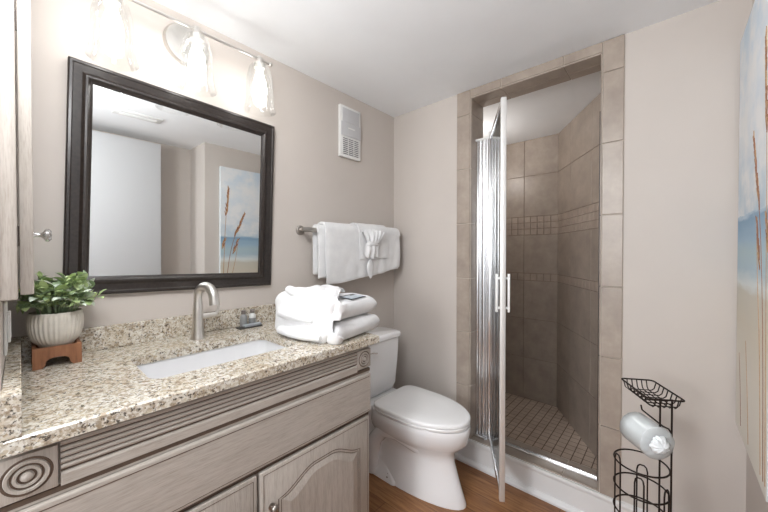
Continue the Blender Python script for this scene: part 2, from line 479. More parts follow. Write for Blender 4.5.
# ------------------------------------------------------------------ shower door (hinged, standing open) and its fixed frame
fr = thing('shower_frame', 'chrome shower door frame lining the tiled opening, with ribbed hinge post on the left', 'shower frame', (1.92, 0.6, 0.155))
b = B()
xf0, xf1 = 1.885, 1.925
# ribbed hinge post: stack of rounded ribs
b.box(1.892, 1.93, 0.897, 0.915, 0.158, 1.985, bev=0.003)
for k, (yy, r) in enumerate(((0.886, 0.0125), (0.862, 0.0135), (0.841, 0.009))):
    b.tube([(1.90, yy, 0.160), (1.90, yy, 1.985)], r, 14)
obj('hinge_post', b, M['chrome'], fr, 40)
b = B(); b.box(1.885, 1.93, 0.826, 0.915, 1.985, 1.998, bev=0.004); b.tube([(1.905, .832, 1.99), (1.905, .832, 2.03)], .006, 10)
obj('post_cap', b, M['white_plastic'], fr, 40)
b = B(); b.box(1.895, 1.935, 0.2565, 0.268, 0.168, 1.985, bev=0.002)
obj('strike_jamb', b, M['chrome'], fr, 40)
b = B(); b.box(1.886, 1.8945, 0.2525, 0.2665, 0.168, 1.985)
obj('seal_strip', b, M['dark_seal'], fr)
b = B(); b.box(1.893, 1.93, 0.2565, 0.832, 0.157, 0.168, bev=0.002); b.box(1.906, 1.912, 0.268, 0.832, 0.168, 0.178)
obj('sill_track', b, M['chrome'], fr, 40)
b = B(); b.box(1.865, 1.925, 0.83, 0.914, 0.1565, 0.159); b.box(1.862, 1.872, 0.84, 0.912, 0.159, 0.172, bev=0.002)
obj('post_foot', b, M['chrome'], fr, 40)

hx, hy = 1.895, 0.820
fx, fy = 1.447, 0.5655
L_ = math.hypot(fx - hx, fy - hy); ang = math.atan2(fy - hy, fx - hx)
sd = thing('shower_door', 'framed glass shower door swung open beside the toilet', 'shower door', (hx, hy, 0.17), rot=(0, 0, ang))
Z0, Z1 = -0.008, 1.825
b = B(); b.box(0.012, L_ - 0.012, -0.003, 0.003, Z0 + 0.02, Z1 - 0.012)
obj('glass_pane', b, M['door_glass'], sd, world=False)
b = B(); b.box(0, 0.022, -0.011, 0.011, Z0, Z1, bev=0.003)
obj('hinge_stile', b, M['chrome'], sd, 40, world=False)
b = B(); b.box(L_ - 0.024, L_, -0.012, 0.012, Z0, Z1, bev=0.003)
obj('latch_stile', b, M['satin'], sd, 40, world=False)
b = B(); b.box(0.022, L_ - 0.024, -0.010, 0.010, Z1 - 0.022, Z1, bev=0.002)
obj('top_rail', b, M['chrome'], sd, 40, world=False)
b = B(); b.box(0.022, L_ - 0.024, -0.010, 0.010, Z0 + 0.01, Z0 + 0.04, bev=0.002)
obj('bottom_rail', b, M['chrome'], sd, 40, world=False)
b = B(); b.rings([[(0.01, s * 0.006, Z0 + .012), (L_, s * 0.006, Z0 + .012), (L_, s * 0.013, Z0 - .006), (0.01, s * 0.02, Z0 - .006)] for s in (1,)] +
                 [[(0.01, .003, Z0 + .012), (L_, .003, Z0 + .012), (L_, .009, Z0 - .006), (0.01, .016, Z0 - .006)]])
obj('drip_sweep', b, M['chrome'], sd, world=False)
b = B()
for sgn in (-1, 1):
    b.box(L_ - 0.022, L_ - 0.006, sgn * 0.026 - 0.005, sgn * 0.026 + 0.005, 0.855, 1.03, bev=0.003)
    for zz in (0.875, 1.01): b.box(L_ - 0.018, L_ - 0.010, min(sgn * .012, sgn * .024), max(sgn * .012, sgn * .024), zz - .005, zz + .005)
obj('pull_handle', b, M['white_plastic'], sd, 40, world=False, label='white pull handle on both sides')

# ------------------------------------------------------------------ vanity
ZG, GT = 0.95, 0.03
YF = 0.9135                    # granite front
YC = 0.944                     # cabinet face
XV1 = 0.968
van = thing('bathroom_vanity', 'whitewashed wooden vanity cabinet with brown glazed grooves under the granite top', 'cabinet', (0.46, 1.2, 0))
b = B(); b.box(XW + 0.003, XV1, YC + 0.018, YM - 0.004, 0.09, 0.79, bev=0.002)
b.box(XW + 0.003, XV1, YC + 0.012, YC + 0.03, 0.79, 0.919); b.box(XV1 - 0.018, XV1, YC + 0.03, YM - 0.004, 0.79, 0.919)
b.box(XW + 0.003, XW + 0.02, YC + 0.03, YM - 0.004, 0.79, 0.919); b.box(XW + 0.02, XV1 - 0.018, YM - 0.02, YM - 0.004, 0.79, 0.919)
b.box(XW + .003, XV1 - .01, YC + .08, YM - .004, 0.0, 0.09)
b.box(-0.045, XV1, YC + 0.002, YC + 0.012, 0.09, 0.919)
obj('carcass', b, M['cab_v'], van)
# rosette blocks
def rosette(xc, zc, s):
    bb = B(); y = YC
    bb.box(xc - s, xc + s, y - 0.010, y + 0.002, zc - s, zc + s, bev=0.0015)
    for i in range(1):
        pass
    def ring(r, t, h, mi):
        pr = [(r - t, 0.0), (r - t * 0.6, -h), (r + t * 0.6, -h), (r + t, 0.0)]
        m = 40
        rs = [[(xc + q * math.cos(2 * PI * k / m), y - 0.0101 + d, zc + q * math.sin(2 * PI * k / m)) for k in range(m)] for q, d in pr]
        bb.rings(rs, mi, (False, False))
    ring(s * 0.80, s * 0.055, 0.0008, 1)
    ring(s * 0.66, s * 0.09, 0.0035, 0)
    ring(s * 0.52, s * 0.035, 0.0008, 1)
    ring(s * 0.40, s * 0.08, 0.0035, 0)
    ring(s * 0.28, s * 0.04, 0.0008, 1)
    bb.lathe([(s * 0.22, 0), (s * 0.20, -0.004), (s * 0.12, -0.006), (0.0005, -0.0065)], (xc, y - 0.0101, zc), 'y', 28, 0, (False, True))
    return bb
for xc in (0.0065, 0.932):
    obj('rosette_block', rosette(xc, 0.8625, 0.0425 if xc < .5 else 0.037), [M['cab_v'], M['glaze']], van, 40)
# fluted moulding between the rosettes
x0, x1 = 0.053, 0.893
b = B(); y = YC
b.box(x0, x1, y - 0.004, y + 0.002, 0.802, 0.919)
for z in (0.905, 0.892, 0.8795, 0.867, 0.8555):
    hh = 0.0052
    pr = [(y - 0.004, z - hh), (y - 0.009, z - hh * 0.75), (y - 0.0108, z), (y - 0.009, z + hh * 0.75), (y - 0.004, z + hh)]
    b.rings([[(x, p[0], p[1]) for p in pr] for x in (x0, x1)], 0)
for z in (0.8985, 0.8858, 0.8733, 0.8612, 0.8485):
    b.box(x0, x1, y - 0.0052, y - 0.004, z - 0.0022, z + 0.0022, mi=1)
pr = [(y - 0.004, 0.815), (y - 0.010, 0.818), (y - 0.010, 0.840), (y - 0.0075, 0.845), (y - 0.004, 0.846)]
b.rings([[(x, p[0], p[1]) for p in pr] for x in (x0, x1)], 0)
obj('fluted_moulding', b, [M['cab_h'], M['glaze']], van)
b = B(); b.box(-0.045, XV1, y - 0.006, y + 0.002, 0.806, 0.8165, mi=1)
b.box(-0.045, XV1, y - 0.005, y + 0.002, 0.800, 0.806, mi=0)
obj('glazed_bead', b, [M['cab_h'], M['glaze']], van, label='dark brown glazed strip')
# false drawer front
def groove(bb, pts, wd, y, mi=1, d=0.0006, closed=False):
    """thin inlaid strip following pts (x, z) on the face y"""
    n = len(pts)
    L, R = [], []
    for i in range(n):
        a = Vector(pts[i - 1]) if (i > 0 or closed) else Vector(pts[i]); c = Vector(pts[(i + 1) % n]) if (i < n - 1 or closed) else Vector(pts[i])
        t = (c - a).normalized(); nn = Vector((-t.y, t.x)); p = Vector(pts[i])
        L.append(p + nn * wd / 2); R.append(p - nn * wd / 2)
    m = n if closed else n - 1
    for i in range(m):
        j = (i + 1) % n
        q = [L[i], L[j], R[j], R[i]]
        bb.rings([[(v.x, y + 0.001, v.y) for v in q], [(v.x, y - d, v.y) for v in q]], mi)
def rect(a, c, z0, z1): return [(a, z0), (c, z0), (c, z1), (a, z1)]
b = B()
dz0, dz1 = 0.640, 0.798
b.box(-0.045, XV1 - 0.004, y - 0.016, y + 0.002, dz0, dz1, bev=0.004)
groove(b, [(-0.04, dz1 - 0.012), (XV1 - 0.014, dz1 - 0.012)], 0.0022, y - 0.016)
groove(b, [(-0.04, dz0 + 0.009), (XV1 - 0.014, dz0 + 0.009)], 0.0016, y - 0.016)
obj('drawer_front', b, [M['cab_h'], M['glaze']], van)
b = B(); b.box(-0.045, XV1 - 0.003, y - 0.002, y + 0.002, 0.622, 0.640, mi=1)
obj('glazed_rail', b, [M['cab_h'], M['glaze']], van, label='dark brown glazed strip')
def arch(xa, xb, z0, zs, zp, n=26):
    """bottom-left, up, shoulder, cathedral curve, down"""
    pts = [(xa, z0), (xa, zs)]
    for i in range(1, n):
        t = i / n; q = min(t, 1 - t) * 2
        sm = 0.5 - 0.5 * math.cos(PI * min(1, q * 1.25))
        pts.append((xa + (xb - xa) * t, zs + (zp - zs) * sm))
    pts += [(xb, zs), (xb, z0)]
    return pts
def vanity_door(xa, xb, knob_x):
    z0, z1 = 0.12, 0.624
    d = B(); d.box(xa, xb, y - 0.016, y + 0.0005, z0, z1, bev=0.0035)
    yy = y - 0.016
    groove(d, rect(xa + 0.012, xb - 0.012, z0 + 0.012, z1 - 0.012), 0.002, yy, closed=True)
    ax, bx, zb, zs, zp = xa + 0.062, xb - 0.055, z0 + 0.06, 0.513, 0.566
    groove(d, arch(ax, bx, zb, zs, zp), 0.0026, yy)
    groove(d, arch(ax + 0.010, bx - 0.010, zb + 0.008, zs - 0.006, zp - 0.009), 0.0022, yy)
    o = obj('door', d, [M['cab_v'], M['glaze']], van, 30)
    p = B()
    outer = arch(ax + 0.016, bx - 0.016, zb + 0.014, zs - 0.010, zp - 0.013)
    inner = arch(ax + 0.040, bx - 0.040, zb + 0.040, zs - 0.028, zp - 0.030)
    p.rings([[(q[0], yy + 0.001, q[1]) for q in outer], [(q[0], yy - 0.001, q[1]) for q in outer], [(q[0], yy - 0.006, q[1]) for q in inner]])
    obj('raised_panel', p, M['cab_v'], o)
    k = B()
    kz = 0.505
    k.lathe([(0.010, 0), (0.010, -0.003), (0.005, -0.005), (0.005, -0.014)], (knob_x, yy, kz), 'y', 18)
    k.sphere((knob_x, yy - 0.022, kz), 0.0135, 0, 16, (0.95, 0.85, 1.2))
    obj('knob', k, M['pewter'], o, 60, label='dark pewter oval knob')
vanity_door(0.479, 0.955, 0.516)
vanity_door(0.0, 0.470, 0.447)

# granite top with undermount cut-out
def rrect(x0, x1, y0, y1, r, n=6):
    pts = []
    for cx, cy, a in ((x1 - r, y1 - r, 0), (x0 + r, y1 - r, 90), (x0 + r, y0 + r, 180), (x1 - r, y0 + r, 270)):
        for i in range(n + 1):
            t = math.radians(a + 90 * i / n); pts.append((cx + r * math.cos(t), cy + r * math.sin(t)))
    return pts
SX0, SX1, SY0, SY1 = 0.235, 0.70, 1.050, 1.33
def slab_with_hole(bb, X0, X1, Y0, Y1, z0, z1, hole, e=0.004):
    cx, cy = (SX0 + SX1) / 2, (SY0 + SY1) / 2
    angs = [math.atan2(p[1] - cy, p[0] - cx) for p in hole]
    def outer(px, py, ins):
        dx, dy = px - cx, py - cy
        t = 1e9
        if dx > 1e-9: t = min(t, (X1 - ins - cx) / dx)
        if dx < -1e-9: t = min(t, (X0 + ins - cx) / dx)
        if dy > 1e-9: t = min(t, (Y1 - ins - cy) / dy)
        if dy < -1e-9: t = min(t, (Y0 + ins - cy) / dy)
        return (cx + dx * t, cy + dy * t)
    # add corner directions so the outline keeps its corners
    H_ = list(hole)
    for c in ((X0, Y0), (X1, Y0), (X1, Y1), (X0, Y1)):
        a = math.atan2(c[1] - cy, c[0] - cx)
        for i in range(len(H_)):
            a0 = math.atan2(H_[i][1] - cy, H_[i][0] - cx); a1 = math.atan2(H_[(i + 1) % len(H_)][1] - cy, H_[(i + 1) % len(H_)][0] - cx)
            da = (a1 - a0) % (2 * PI); dd = (a - a0) % (2 * PI)
            if dd < da < PI and dd > 1e-6:
                P, Q = Vector(H_[i]), Vector(H_[(i + 1) % len(H_)])
                d = Vector((math.cos(a), math.sin(a))); cc = Vector((cx, cy))
                # intersect ray with segment
                e_ = Q - P; den = d.x * e_.y - d.y * e_.x
                t = ((P - cc).x * e_.y - (P - cc).y * e_.x) / den
                H_.insert(i + 1, tuple(cc + d * t)); break
    top_in = [(p[0], p[1], z1) for p in H_]
    O1 = [outer(p[0], p[1], e) for p in H_]; O2 = [outer(p[0], p[1], 0) for p in H_]
    rs = [[(p[0], p[1], z0) for p in H_], top_in, [(p[0], p[1], z1) for p in O1], [(p[0], p[1], z1 - e) for p in O2], [(p[0], p[1], z0) for p in O2], [(p[0], p[1], z0) for p in H_]]
    bb.rings(rs, 0, (False, False))
    bmesh.ops.remove_doubles(bb.b, verts=bb.b.verts, dist=1e-6)
hole = rrect(SX0, SX1, SY0, SY1, 0.035)
ct = thing('granite_countertop', 'speckled cream and brown granite vanity top with backsplash and side splash', 'countertop', (0.46, 1.2, ZG - GT))
b = B(); slab_with_hole(b, XW + 0.002, 1.0, YF, YM - 0.001, ZG - GT, ZG, hole)
b.box(-0.05, XW + 0.003, YF, 0.955, ZG - GT, ZG)
obj('top', b, M['granite'], ct)
b = B(); b.box(0.002, 1.0, 1.5145, YM - 0.0005, ZG + 0.0003, 1.033, bev=0.002)
obj('backsplash', b, M['granite'], ct)
b = B(); b.box(XW + 0.0005, 0.0012, YF + 0.001, YM - 0.001, ZG + 0.0003, 1.033, bev=0.002); b.box(-0.05, XW + .001, YF + .001, .956, ZG + .0003, 1.033)
obj('side_splash', b, M['granite'], ct)

# undermount basin
ins = lambda k: rrect(SX0 - 0.004 + k, SX1 + 0.004 - k, SY0 - 0.004 + k, SY1 + 0.004 - k, max(0.02, 0.038))
sk = thing('sink', 'white rectangular undermount sink below the cut-out of the granite top', 'sink', (0.47, 1.19, 0.80))
b = B(); zt = ZG - GT - 0.0006
o_ = rrect(SX0 - 0.02, SX1 + 0.02, SY0 - 0.02, SY1 + 0.02, 0.04)
rs = [[(p[0], p[1], zt - 0.012) for p in o_], [(p[0], p[1], zt) for p in o_]]
for k, dz in ((0, 0), (0.001, -0.02), (0.006, -0.07), (0.02, -0.088), (0.05, -0.096), (0.12, -0.099)):
    rs.append([(p[0], p[1], zt + dz) for p in ins(k)])
b.rings(rs, 0, (False, True))
obj('basin', b, M['basin'], sk, 50)
b = B(); b.lathe([(0.022, 0.0), (0.022, 0.003), (0.015, 0.004), (0.013, 0.001)], (0.465, 1.2, zt - 0.0988), 'z', 24)
obj('drain', b, M['chrome'], sk, 40)

# ------------------------------------------------------------------ faucet
fc = thing('faucet', 'brushed nickel single-handle gooseneck faucet behind the sink', 'faucet', (0.476, 1.425, ZG))
b = B(); cx, cy = 0.476, 1.425
b.lathe([(0.026, 0.0003), (0.026, 0.006), (0.024, 0.012), (0.0215, 0.035), (0.0195, 0.08), (0.0185, 0.12), (0.0165, 0.145), (0.014, 0.152)], (cx, cy, ZG), 'z', 28)
obj('body', b, M['nickel'], fc, 50)
pth = []; rad = []
dirx, diry = 0.25, -0.968
for i in range(21):
    t = i / 20
    if t < 0.35:
        q = t / 0.35; pth.append((cx, cy, ZG + 0.13 + 0.036 * q)); rad.append(0.0155)
    else:
        a = PI - (t - 0.35) / 0.65 * PI * 0.95
        R = 0.050
        d = R + R * math.cos(a); z = ZG + 0.166 + R * 0.95 * math.sin(a)
        pth.append((cx + dirx * d, cy + diry * d, z)); rad.append(0.0155 + 0.004 * (t - .35))
e = Vector(pth[-1]); pth.append((e.x + dirx * 0.004, e.y + diry * 0.004, e.z - 0.030)); rad.append(0.0185)
b = B(); b.tube(pth, rad, 18)
obj('spout', b, M['nickel'], fc, 60)
b = B()
b.tube([(cx + .012, cy, ZG + .088), (cx + .066, cy - .004, ZG + .090)], [0.0110, 0.0095], 16)
obj('handle_hub', b, M['nickel'], fc, 50)
b = B(); b.tube([(cx + .064, cy - .004, ZG + .088), (cx + .072, cy - .005, ZG + .098), (cx + .076, cy - .006, ZG + .112), (cx + .078, cy - .007, ZG + .126)], [0.0075, .0065, .0058, .005], 12)
obj('lever', b, M['nickel'], fc, 60)

# ------------------------------------------------------------------ mirror with frame
mw, mh, mx, mz = 0.752, 0.804, 0.4803, 1.543
mir = thing('framed_mirror', 'large rectangular mirror in a wide espresso frame hanging above the vanity', 'mirror', (mx, YM - 0.002, mz), rot=(math.radians(0.55), 0.0247, 0))
prof = [(0.0, 0.0), (0.0, 0.020), (0.004, 0.0235), (0.011, 0.0235), (0.014, 0.0205), (0.036, 0.0175), (0.040, 0.0205), (0.045, 0.0235), (0.051, 0.0235), (0.055, 0.019), (0.058, 0.0145), (0.063, 0.0125), (0.066, 0.0075)]
b = B()
rs = [[(sx * (mw / 2 - i), -h, sz * (mh / 2 - i)) for sx, sz in ((-1, -1), (1, -1), (1, 1), (-1, 1))] for i, h in prof]
b.rings(rs, 0, (False, False))
obj('frame', b, M['frame'], mir, 25, world=False)
b = B(); b.box(-mw / 2 + .06, mw / 2 - .06, -0.0085, -0.003, -mh / 2 + .06, mh / 2 - .06)
obj('mirror_glass', b, M['mirror'], mir, world=False)

# ------------------------------------------------------------------ vanity light
ZB = 2.158; YB_ = 1.380
vl = thing('vanity_light', 'three-lamp vanity light bar with clear glass bell shades above the mirror', 'wall lamp', (0.48, YM, 2.17))
b = B(); b.lathe([(0.085, 0), (0.085, -0.008), (0.078, -0.018), (0.05, -0.022), (0.0005, -0.023)], (0.475, YM - 0.0005, 2.165), 'y', 40, 0, (True, True), lambda a, h: 1.0)
obj('backplate', b, M['nickel'], vl, 40)
b = B(); b.tube([(0.475, YM - .02, 2.17), (0.470, YM - .08, 2.168), (0.464, YB_, ZB)], 0.008, 12)
obj('arm', b, M['nickel'], vl, 60)
b = B(); b.tube([(0.155, YB_, ZB), (0.772, YB_, ZB)], 0.006, 12); b.sphere((0.155, YB_, ZB), .009); b.sphere((0.772, YB_, ZB), .009)
obj('bar', b, M['nickel'], vl, 60)
ZS = lambda z: H + (z - H) * 0.9684
for xl in (0.211, 0.464, 0.720):
    b = B(); b.lathe([(0.009, 0.012), (0.013, 0.006), (0.013, -0.012), (0.024, -0.020), (0.024, -0.040), (0.020, -0.044)], (xl, YB_, ZB), 'z', 24)
    so = obj('socket', b, M['nickel'], vl, 40)
    b = B()
    oprof = [(0.026, 2.162), (0.035, 2.157), (0.046, 2.142), (0.050, 2.125), (0.051, 2.115), (0.055, 2.109), (0.057, 2.095), (0.059, 2.05), (0.061, 2.0), (0.064, 1.975), (0.069, 1.957), (0.072, 1.952)]
    b.lathe([(r * .968, ZS(z)) for r, z in oprof], (xl, YB_, 0), 'z', 40, 0, (False, False))
    obj('glass_shade', b, M['shade_glass'], vl, 60)
    b = B()
    b.lathe([(r, ZS(z)) for r, z in ((0.010, 2.142), (0.013, 2.128), (0.019, 2.105), (0.027, 2.075), (0.030, 2.05), (0.029, 2.03), (0.022, 2.01), (0.011, 2.0), (0.0005, 1.998))], (xl, YB_, 0), 'z', 24)
    obj('bulb', b, M['bulb'], vl, 60, label='glowing bulb')

# ------------------------------------------------------------------ wall heater / vent
hv = thing('wall_vent', 'white rectangular vent unit high on the wall above the towel bar', 'vent', (1.385, YM, 2.04))
VX0, VX1, VZ0, VZ1 = 1.305, 1.478, 1.888, 2.205
b = B(); b.box(VX0, VX1, YM - 0.022, YM - 0.0005, VZ0, VZ1, bev=0.004)
obj('housing', b, M['white_plastic'], hv, 40)
b = B(); b.box(VX0 + .018, VX1 - .016, YM - .0245, YM - .0215, 2.105, VZ1 - .016, bev=0.001)
b.box(VX0 + .006, VX1 - .004, YM - .028, YM - .0215, 2.018, 2.102, bev=0.002)
obj('cover_panel', b, M['heater_panel'], hv, 40, label='pale grey cover panel')
b = B(); b.box(VX0 + .022, VX1 - .022, YM - .0235, YM - .0215, VZ0 + .018, 2.008)
obj('grille_back', b, M['grille_dark'], hv)
b = B()
for k in range(9):
    z = VZ0 + .022 + k * .0118
    b.box(VX0 + .02, VX1 - .02, YM - .027, YM - .0236, z, z + .0055)
b.box(VX0 + .06, VX0 + .065, YM - .027, YM - .0236, VZ0 + .018, 2.008); b.box(VX1 - .066, VX1 - .061, YM - .027, YM - .0236, VZ0 + .018, 2.008)
obj('grille', b, M['white_plastic'], hv)
b = B(); b.box(1.365, 1.42, YM - .0295, YM - .028, 2.066, 2.074)
obj('slide_switch', b, M['white_plastic'], hv)

# ------------------------------------------------------------------ towel bar and towels on it
TZ, TY = 1.420, 1.462
tb = thing('towel_bar', 'square nickel towel bar on the wall above the toilet', 'towel bar', (1.4, YM, TZ))
b = B(); b.box(0.995, 1.825, TY - .0085, TY + .0085, TZ - .012, TZ + .012, bev=.0015); obj('bar', b, M['bar_metal'], tb, 40)
for xx in (1.03, 1.80):
    b = B(); b.lathe([(0.026, 0), (0.026, -.008), (.02, -.012), (.0005, -.012)], (xx, YM - .0005, TZ), 'y', 28)
    b.box(xx - .009, xx + .009, TY - .004, YM - .01, TZ - .009, TZ + .009, bev=.001)
    obj('post', b, M['bar_metal'], tb, 40)

def draped(name, x0, x1, front, back, th, r, amp=0.004, nx=40, seed=0.0, flare=0.0, parent=None, front1=None):
    """towel folded over the bar: closed profile in (y,z), swept along x with soft wrinkles"""
    bb = B()
    front1 = front if front1 is None else front1
    def prof(fr):
        inner, outer = [], []
        ns = 16
        R0, R1 = r, r + th
        for R, lst in ((R0, inner), (R1, outer)):
            for i in range(ns): lst.append((TY - R, TZ - fr * (1 - i / ns)))
            for i in range(11):
                a = PI - PI * i / 10; lst.append((TY + R * math.cos(a), TZ + R * math.sin(a)))
            for i in range(1, ns + 1): lst.append((TY + R, TZ - back * i / ns))
        endf = [(TY - (R0 + R1) / 2 + (R1 - R0) / 2 * math.cos(t), TZ - fr - (R1 - R0) / 2 * math.sin(t)) for t in (PI * .25, PI * .5, PI * .75)]
        endb = [(TY + (R0 + R1) / 2 + (R1 - R0) / 2 * math.cos(t), TZ - back - (R1 - R0) / 2 * math.sin(t)) for t in (PI * .25, PI * .5, PI * .75)]
        return outer + endb[:0] + endb + inner[::-1] + endf
    rs = []
    for k in range(nx + 1):
        u = k / nx; x = x0 + (x1 - x0) * u
        fr = front + (front1 - front) * u
        ring = []
        ed = min(u, 1 - u) * nx
        for (yy, zz) in prof(fr):
            d = TZ - zz
            fl = max(0, d) / max(fr, .01)
            xx = x + (u - .5) * flare * fl
            wv = noise.noise(Vector((x * 9 + seed, d * 5, seed))) * amp * (0.3 + fl) + math.sin(x * 38 + seed + d * 3) * amp * .4 * fl
            zz2 = zz + noise.noise(Vector((x * 6, seed, yy * 30))) * amp * 1.4 * fl
            yv = yy
            if ed < 3 and d > 0:
                sh = (0.25, 0.7, 0.92)[int(ed)]
                mid = -(r + th / 2) if yy < TY else (r + th / 2)
                yv = TY + mid + (yy - TY - mid) * sh
            yv += -abs(wv) if yy < TY else min(0.0, wv) * .3
            ring.append((xx, yv, zz2))
        rs.append(ring)
    bb.rings(rs, 0, (True, True))
    return obj(name, bb, M['towel'], parent, 60)
ht = draped('bath_towel', 1.080, 1.770, 0.262, 0.235, 0.020, 0.0125, 0.008, 52, 1.3, front1=.225)
tag(ht, 'wide white bath towel folded over the bar on the wall', 'towel')
# layered front flap of the long towel
ht2 = draped('front_fold', 1.118, 1.760, 0.305, 0.05, 0.013, 0.0365, 0.012, 52, 4.1, parent=ht, front1=.228)
# washcloth gathered into a bow in the middle of the towel
hd = thing('hand_towel', 'white hand towel gathered into a pleated fan on the middle of the hanging towel', 'towel', (1.45, TY, TZ))
o = draped('folded_panel', 1.36, 1.62, 0.165, 0.04, 0.008, 0.0525, 0.006, 26, 7.7, front1=.155)
o.parent = hd; o.location = -hd.location
def gather(bb, cx, cz, yb, up, wtop, wmid, nple, amp, lean=0.0, seed=0.0):
    """pleated cloth that fans out from a band at cz by height up (negative: downward)"""
    n = nple * 8; rows = 9; F, K = [], []
    for q in range(rows):
        t = q / (rows - 1); wv = wmid + (wtop - wmid) * t ** .8
        z = cz + up * t
        fr, bk = [], []
        for k in range(n + 1):
            u = k / n * 2 - 1
            zig = math.cos(PI * nple * (u + 1) + seed)
            dep = amp * (0.35 + .65 * t) * zig
            bulge = 0.016 * (1 - u * u) * math.sin(PI * min(1, t * .8 + .15))
            zz = z + up * t * (-.22 * u * u + 0.05 * zig + .06 * noise.noise(Vector((u * 4, seed, t))))
            x = cx + wv * u + lean * t
            fr.append((x, yb - bulge - dep - amp, zz)); bk.append((x, yb - bulge - dep - amp + .007, zz))
        F.append(fr); K.append(bk)
    bb.rings(F + K[::-1] + [F[0]], 0, (False, False), closed=False)
bx, bz, by = 1.452, 1.352, TY - 0.068
b = B(); gather(b, bx, bz, by, 0.085, 0.098, 0.040, 6, .010, .01, .4); gather(b, bx + .01, bz + .005, by - .014, 0.075, 0.070, 0.036, 4, .009, .02, 1.9)
obj('fan_fold', b, M['towel'], hd, 40, label='pleated fan shaped top')
b = B(); gather(b, bx, bz + .004, by - .002, -0.095, 0.066, 0.050, 3, .007, -.004, 2.2)
obj('lower_fold', b, M['towel'], hd, 60)
b = B()
def pad(bb, cx, cy, cz, sx, sy, sz, rz=0, n=10, e=0.5):
    """soft superellipsoid pad"""
    rs = []
    for i in range(n + 1):
        ph = -PI / 2 + PI * i / n
        cp = abs(math.cos(ph)) ** e; sp = math.copysign(abs(math.sin(ph)) ** e, ph)
        ring = []
        for k in range(2 * n):
            th = 2 * PI * k / (2 * n)
            ct_ = math.copysign(abs(math.cos(th)) ** e, math.cos(th)); st = math.copysign(abs(math.sin(th)) ** e, math.sin(th))
            x, yv = sx * cp * ct_ + 1e-5 * math.cos(th), sy * cp * st + 1e-5 * math.sin(th)
            ring.append((cx + x * math.cos(rz) - yv * math.sin(rz), cy + x * math.sin(rz) + yv * math.cos(rz), cz + sz * sp))
        rs.append(ring)
    bb.rings(rs, 0, (True, True))
pad(b, bx, by - .016, bz, 0.050, 0.013, 0.016, 0, 10, .7)
obj('band', b, M['towel'], hd, 60)
b = B()
rs = []
for i in range(11):
    t = i / 10; zc = bz - 0.10 - 0.105 * t; xc = bx - .012 + .012 * t; wv = 0.026 * math.sin(PI * (.12 + .83 * t)) + .004
    rs.append([(xc + wv * math.cos(a), TY - 0.067 + 0.008 * math.sin(a), zc + .012 * math.cos(a)) for a in [2 * PI * k / 14 for k in range(14)]])
b.rings(rs)
obj('tail', b, M['towel'], hd, 60)

# ------------------------------------------------------------------ folded towels on the counter
RZ = math.radians(10)
TCX, TCY = 0.880, 1.108
def folded(name, c, sx, sy, h, label, seed=0.0, rz=RZ):
    """towel folded into a plump slab; the rounded fold runs along the local x front edge"""
    bb = B()
    pr = []
    m = 12
    for i in range(m + 1):
        a = PI / 2 + PI * i / m
        pr.append((-sy + h / 2 + h / 2 * math.cos(a), h / 2 + h / 2 * math.sin(a)))
    for i in range(1, 12): pr.append((-sy + h / 2 + (2 * sy - h) * i / 12, 0.0))
    for i in range(m + 1):
        a = -PI / 2 + PI * i / m
        rr = 1 - 0.10 * abs(math.sin(2 * a))
        pr.append((sy - h / 2 + h / 2 * math.cos(a) * rr, h / 2 + h / 2 * math.sin(a)))
    for i in range(1, 12): pr.append((sy - h / 2 - (2 * sy - h) * i / 12, h))
    nx = 40; rs = []
    for k in range(nx + 1):
        u = k / nx; x = -sx + 2 * sx * u
        edge = min(u, 1 - u) * nx
        sh = {0: 0.30, 1: 0.66, 2: 0.84, 3: .94, 4: .98}.get(int(edge), 1.0)
        ring = []
        for (yy, zz) in pr:
            zc = h / 2 + (zz - h / 2) * sh
            yc = yy * (1 - (1 - sh) * 0.06)
            nz = noise.noise(Vector((x * 9 + seed, yy * 9, zz * 16 + seed)))
            n2 = noise.noise(Vector((x * 26 + seed, yy * 14, zz * 30)))
            ring.append((x * (1 + 0.02 * nz), yc + nz * 0.004, max(0.0, zc + (nz * 0.008 + n2 * .002) * zz / h)))
        rs.append(ring)
    bb.rings(rs, 0, (True, True))
    bb.xf(Matrix.Translation(c) @ Matrix.Rotation(rz, 4, 'Z'))
    return tag(obj(name, bb, M['towel'], None, 70), label, 'towel')
folded('folded_towel', (TCX + .024, TCY + .003, ZG + 0.0005), 0.150, 0.164, 0.076, 'white folded bath towel lying on the granite, lower of the two in the pile', seed=2.0)
folded('folded_towel', (TCX + .021, TCY + .007, ZG + 0.0805), 0.145, 0.158, 0.076, 'white folded bath towel, upper of the two in the pile on the granite', seed=9.0, rz=RZ + .02)
# third towel wrapped over the left of the pile: open shell with cloth thickness
b = B()
hx_, hy_, hz_ = 0.139, 0.171, 0.090
rs = []
nl, nr = 56, 96
for i in range(nl + 1):
    ph = -PI / 2 + PI * i / nl; e = .34
    cp = abs(math.cos(ph)) ** e; sp_ = math.copysign(abs(math.sin(ph)) ** e, ph)
    ring = []
    for k in range(nr):
        th = 2 * PI * k / nr; e2 = .24
        cx_ = math.copysign(abs(math.cos(th)) ** e2, math.cos(th)); sy_ = math.copysign(abs(math.sin(th)) ** e2, math.sin(th))
        p = Vector((hx_ * cp * cx_ + 1e-5 * math.cos(th), hy_ * cp * sy_ + 1e-5 * math.sin(th), hz_ * sp_ + hz_ - .004))
        ring.append(p)
    rs.append(ring)
b.rings(rs, 0, (True, True))
def xlimit(p):
    t = (p.y + hy_) / (2 * hy_)
    if p.z > .150: return -.115 + .27 * min(1, max(0, t - .06) / .55) + .012 * math.sin(t * 9)
    return (-.088 - .045 * min(1, p.z / .06) + .055 * max(0, (p.z - .08) / .07)) if p.y < 0 else .10
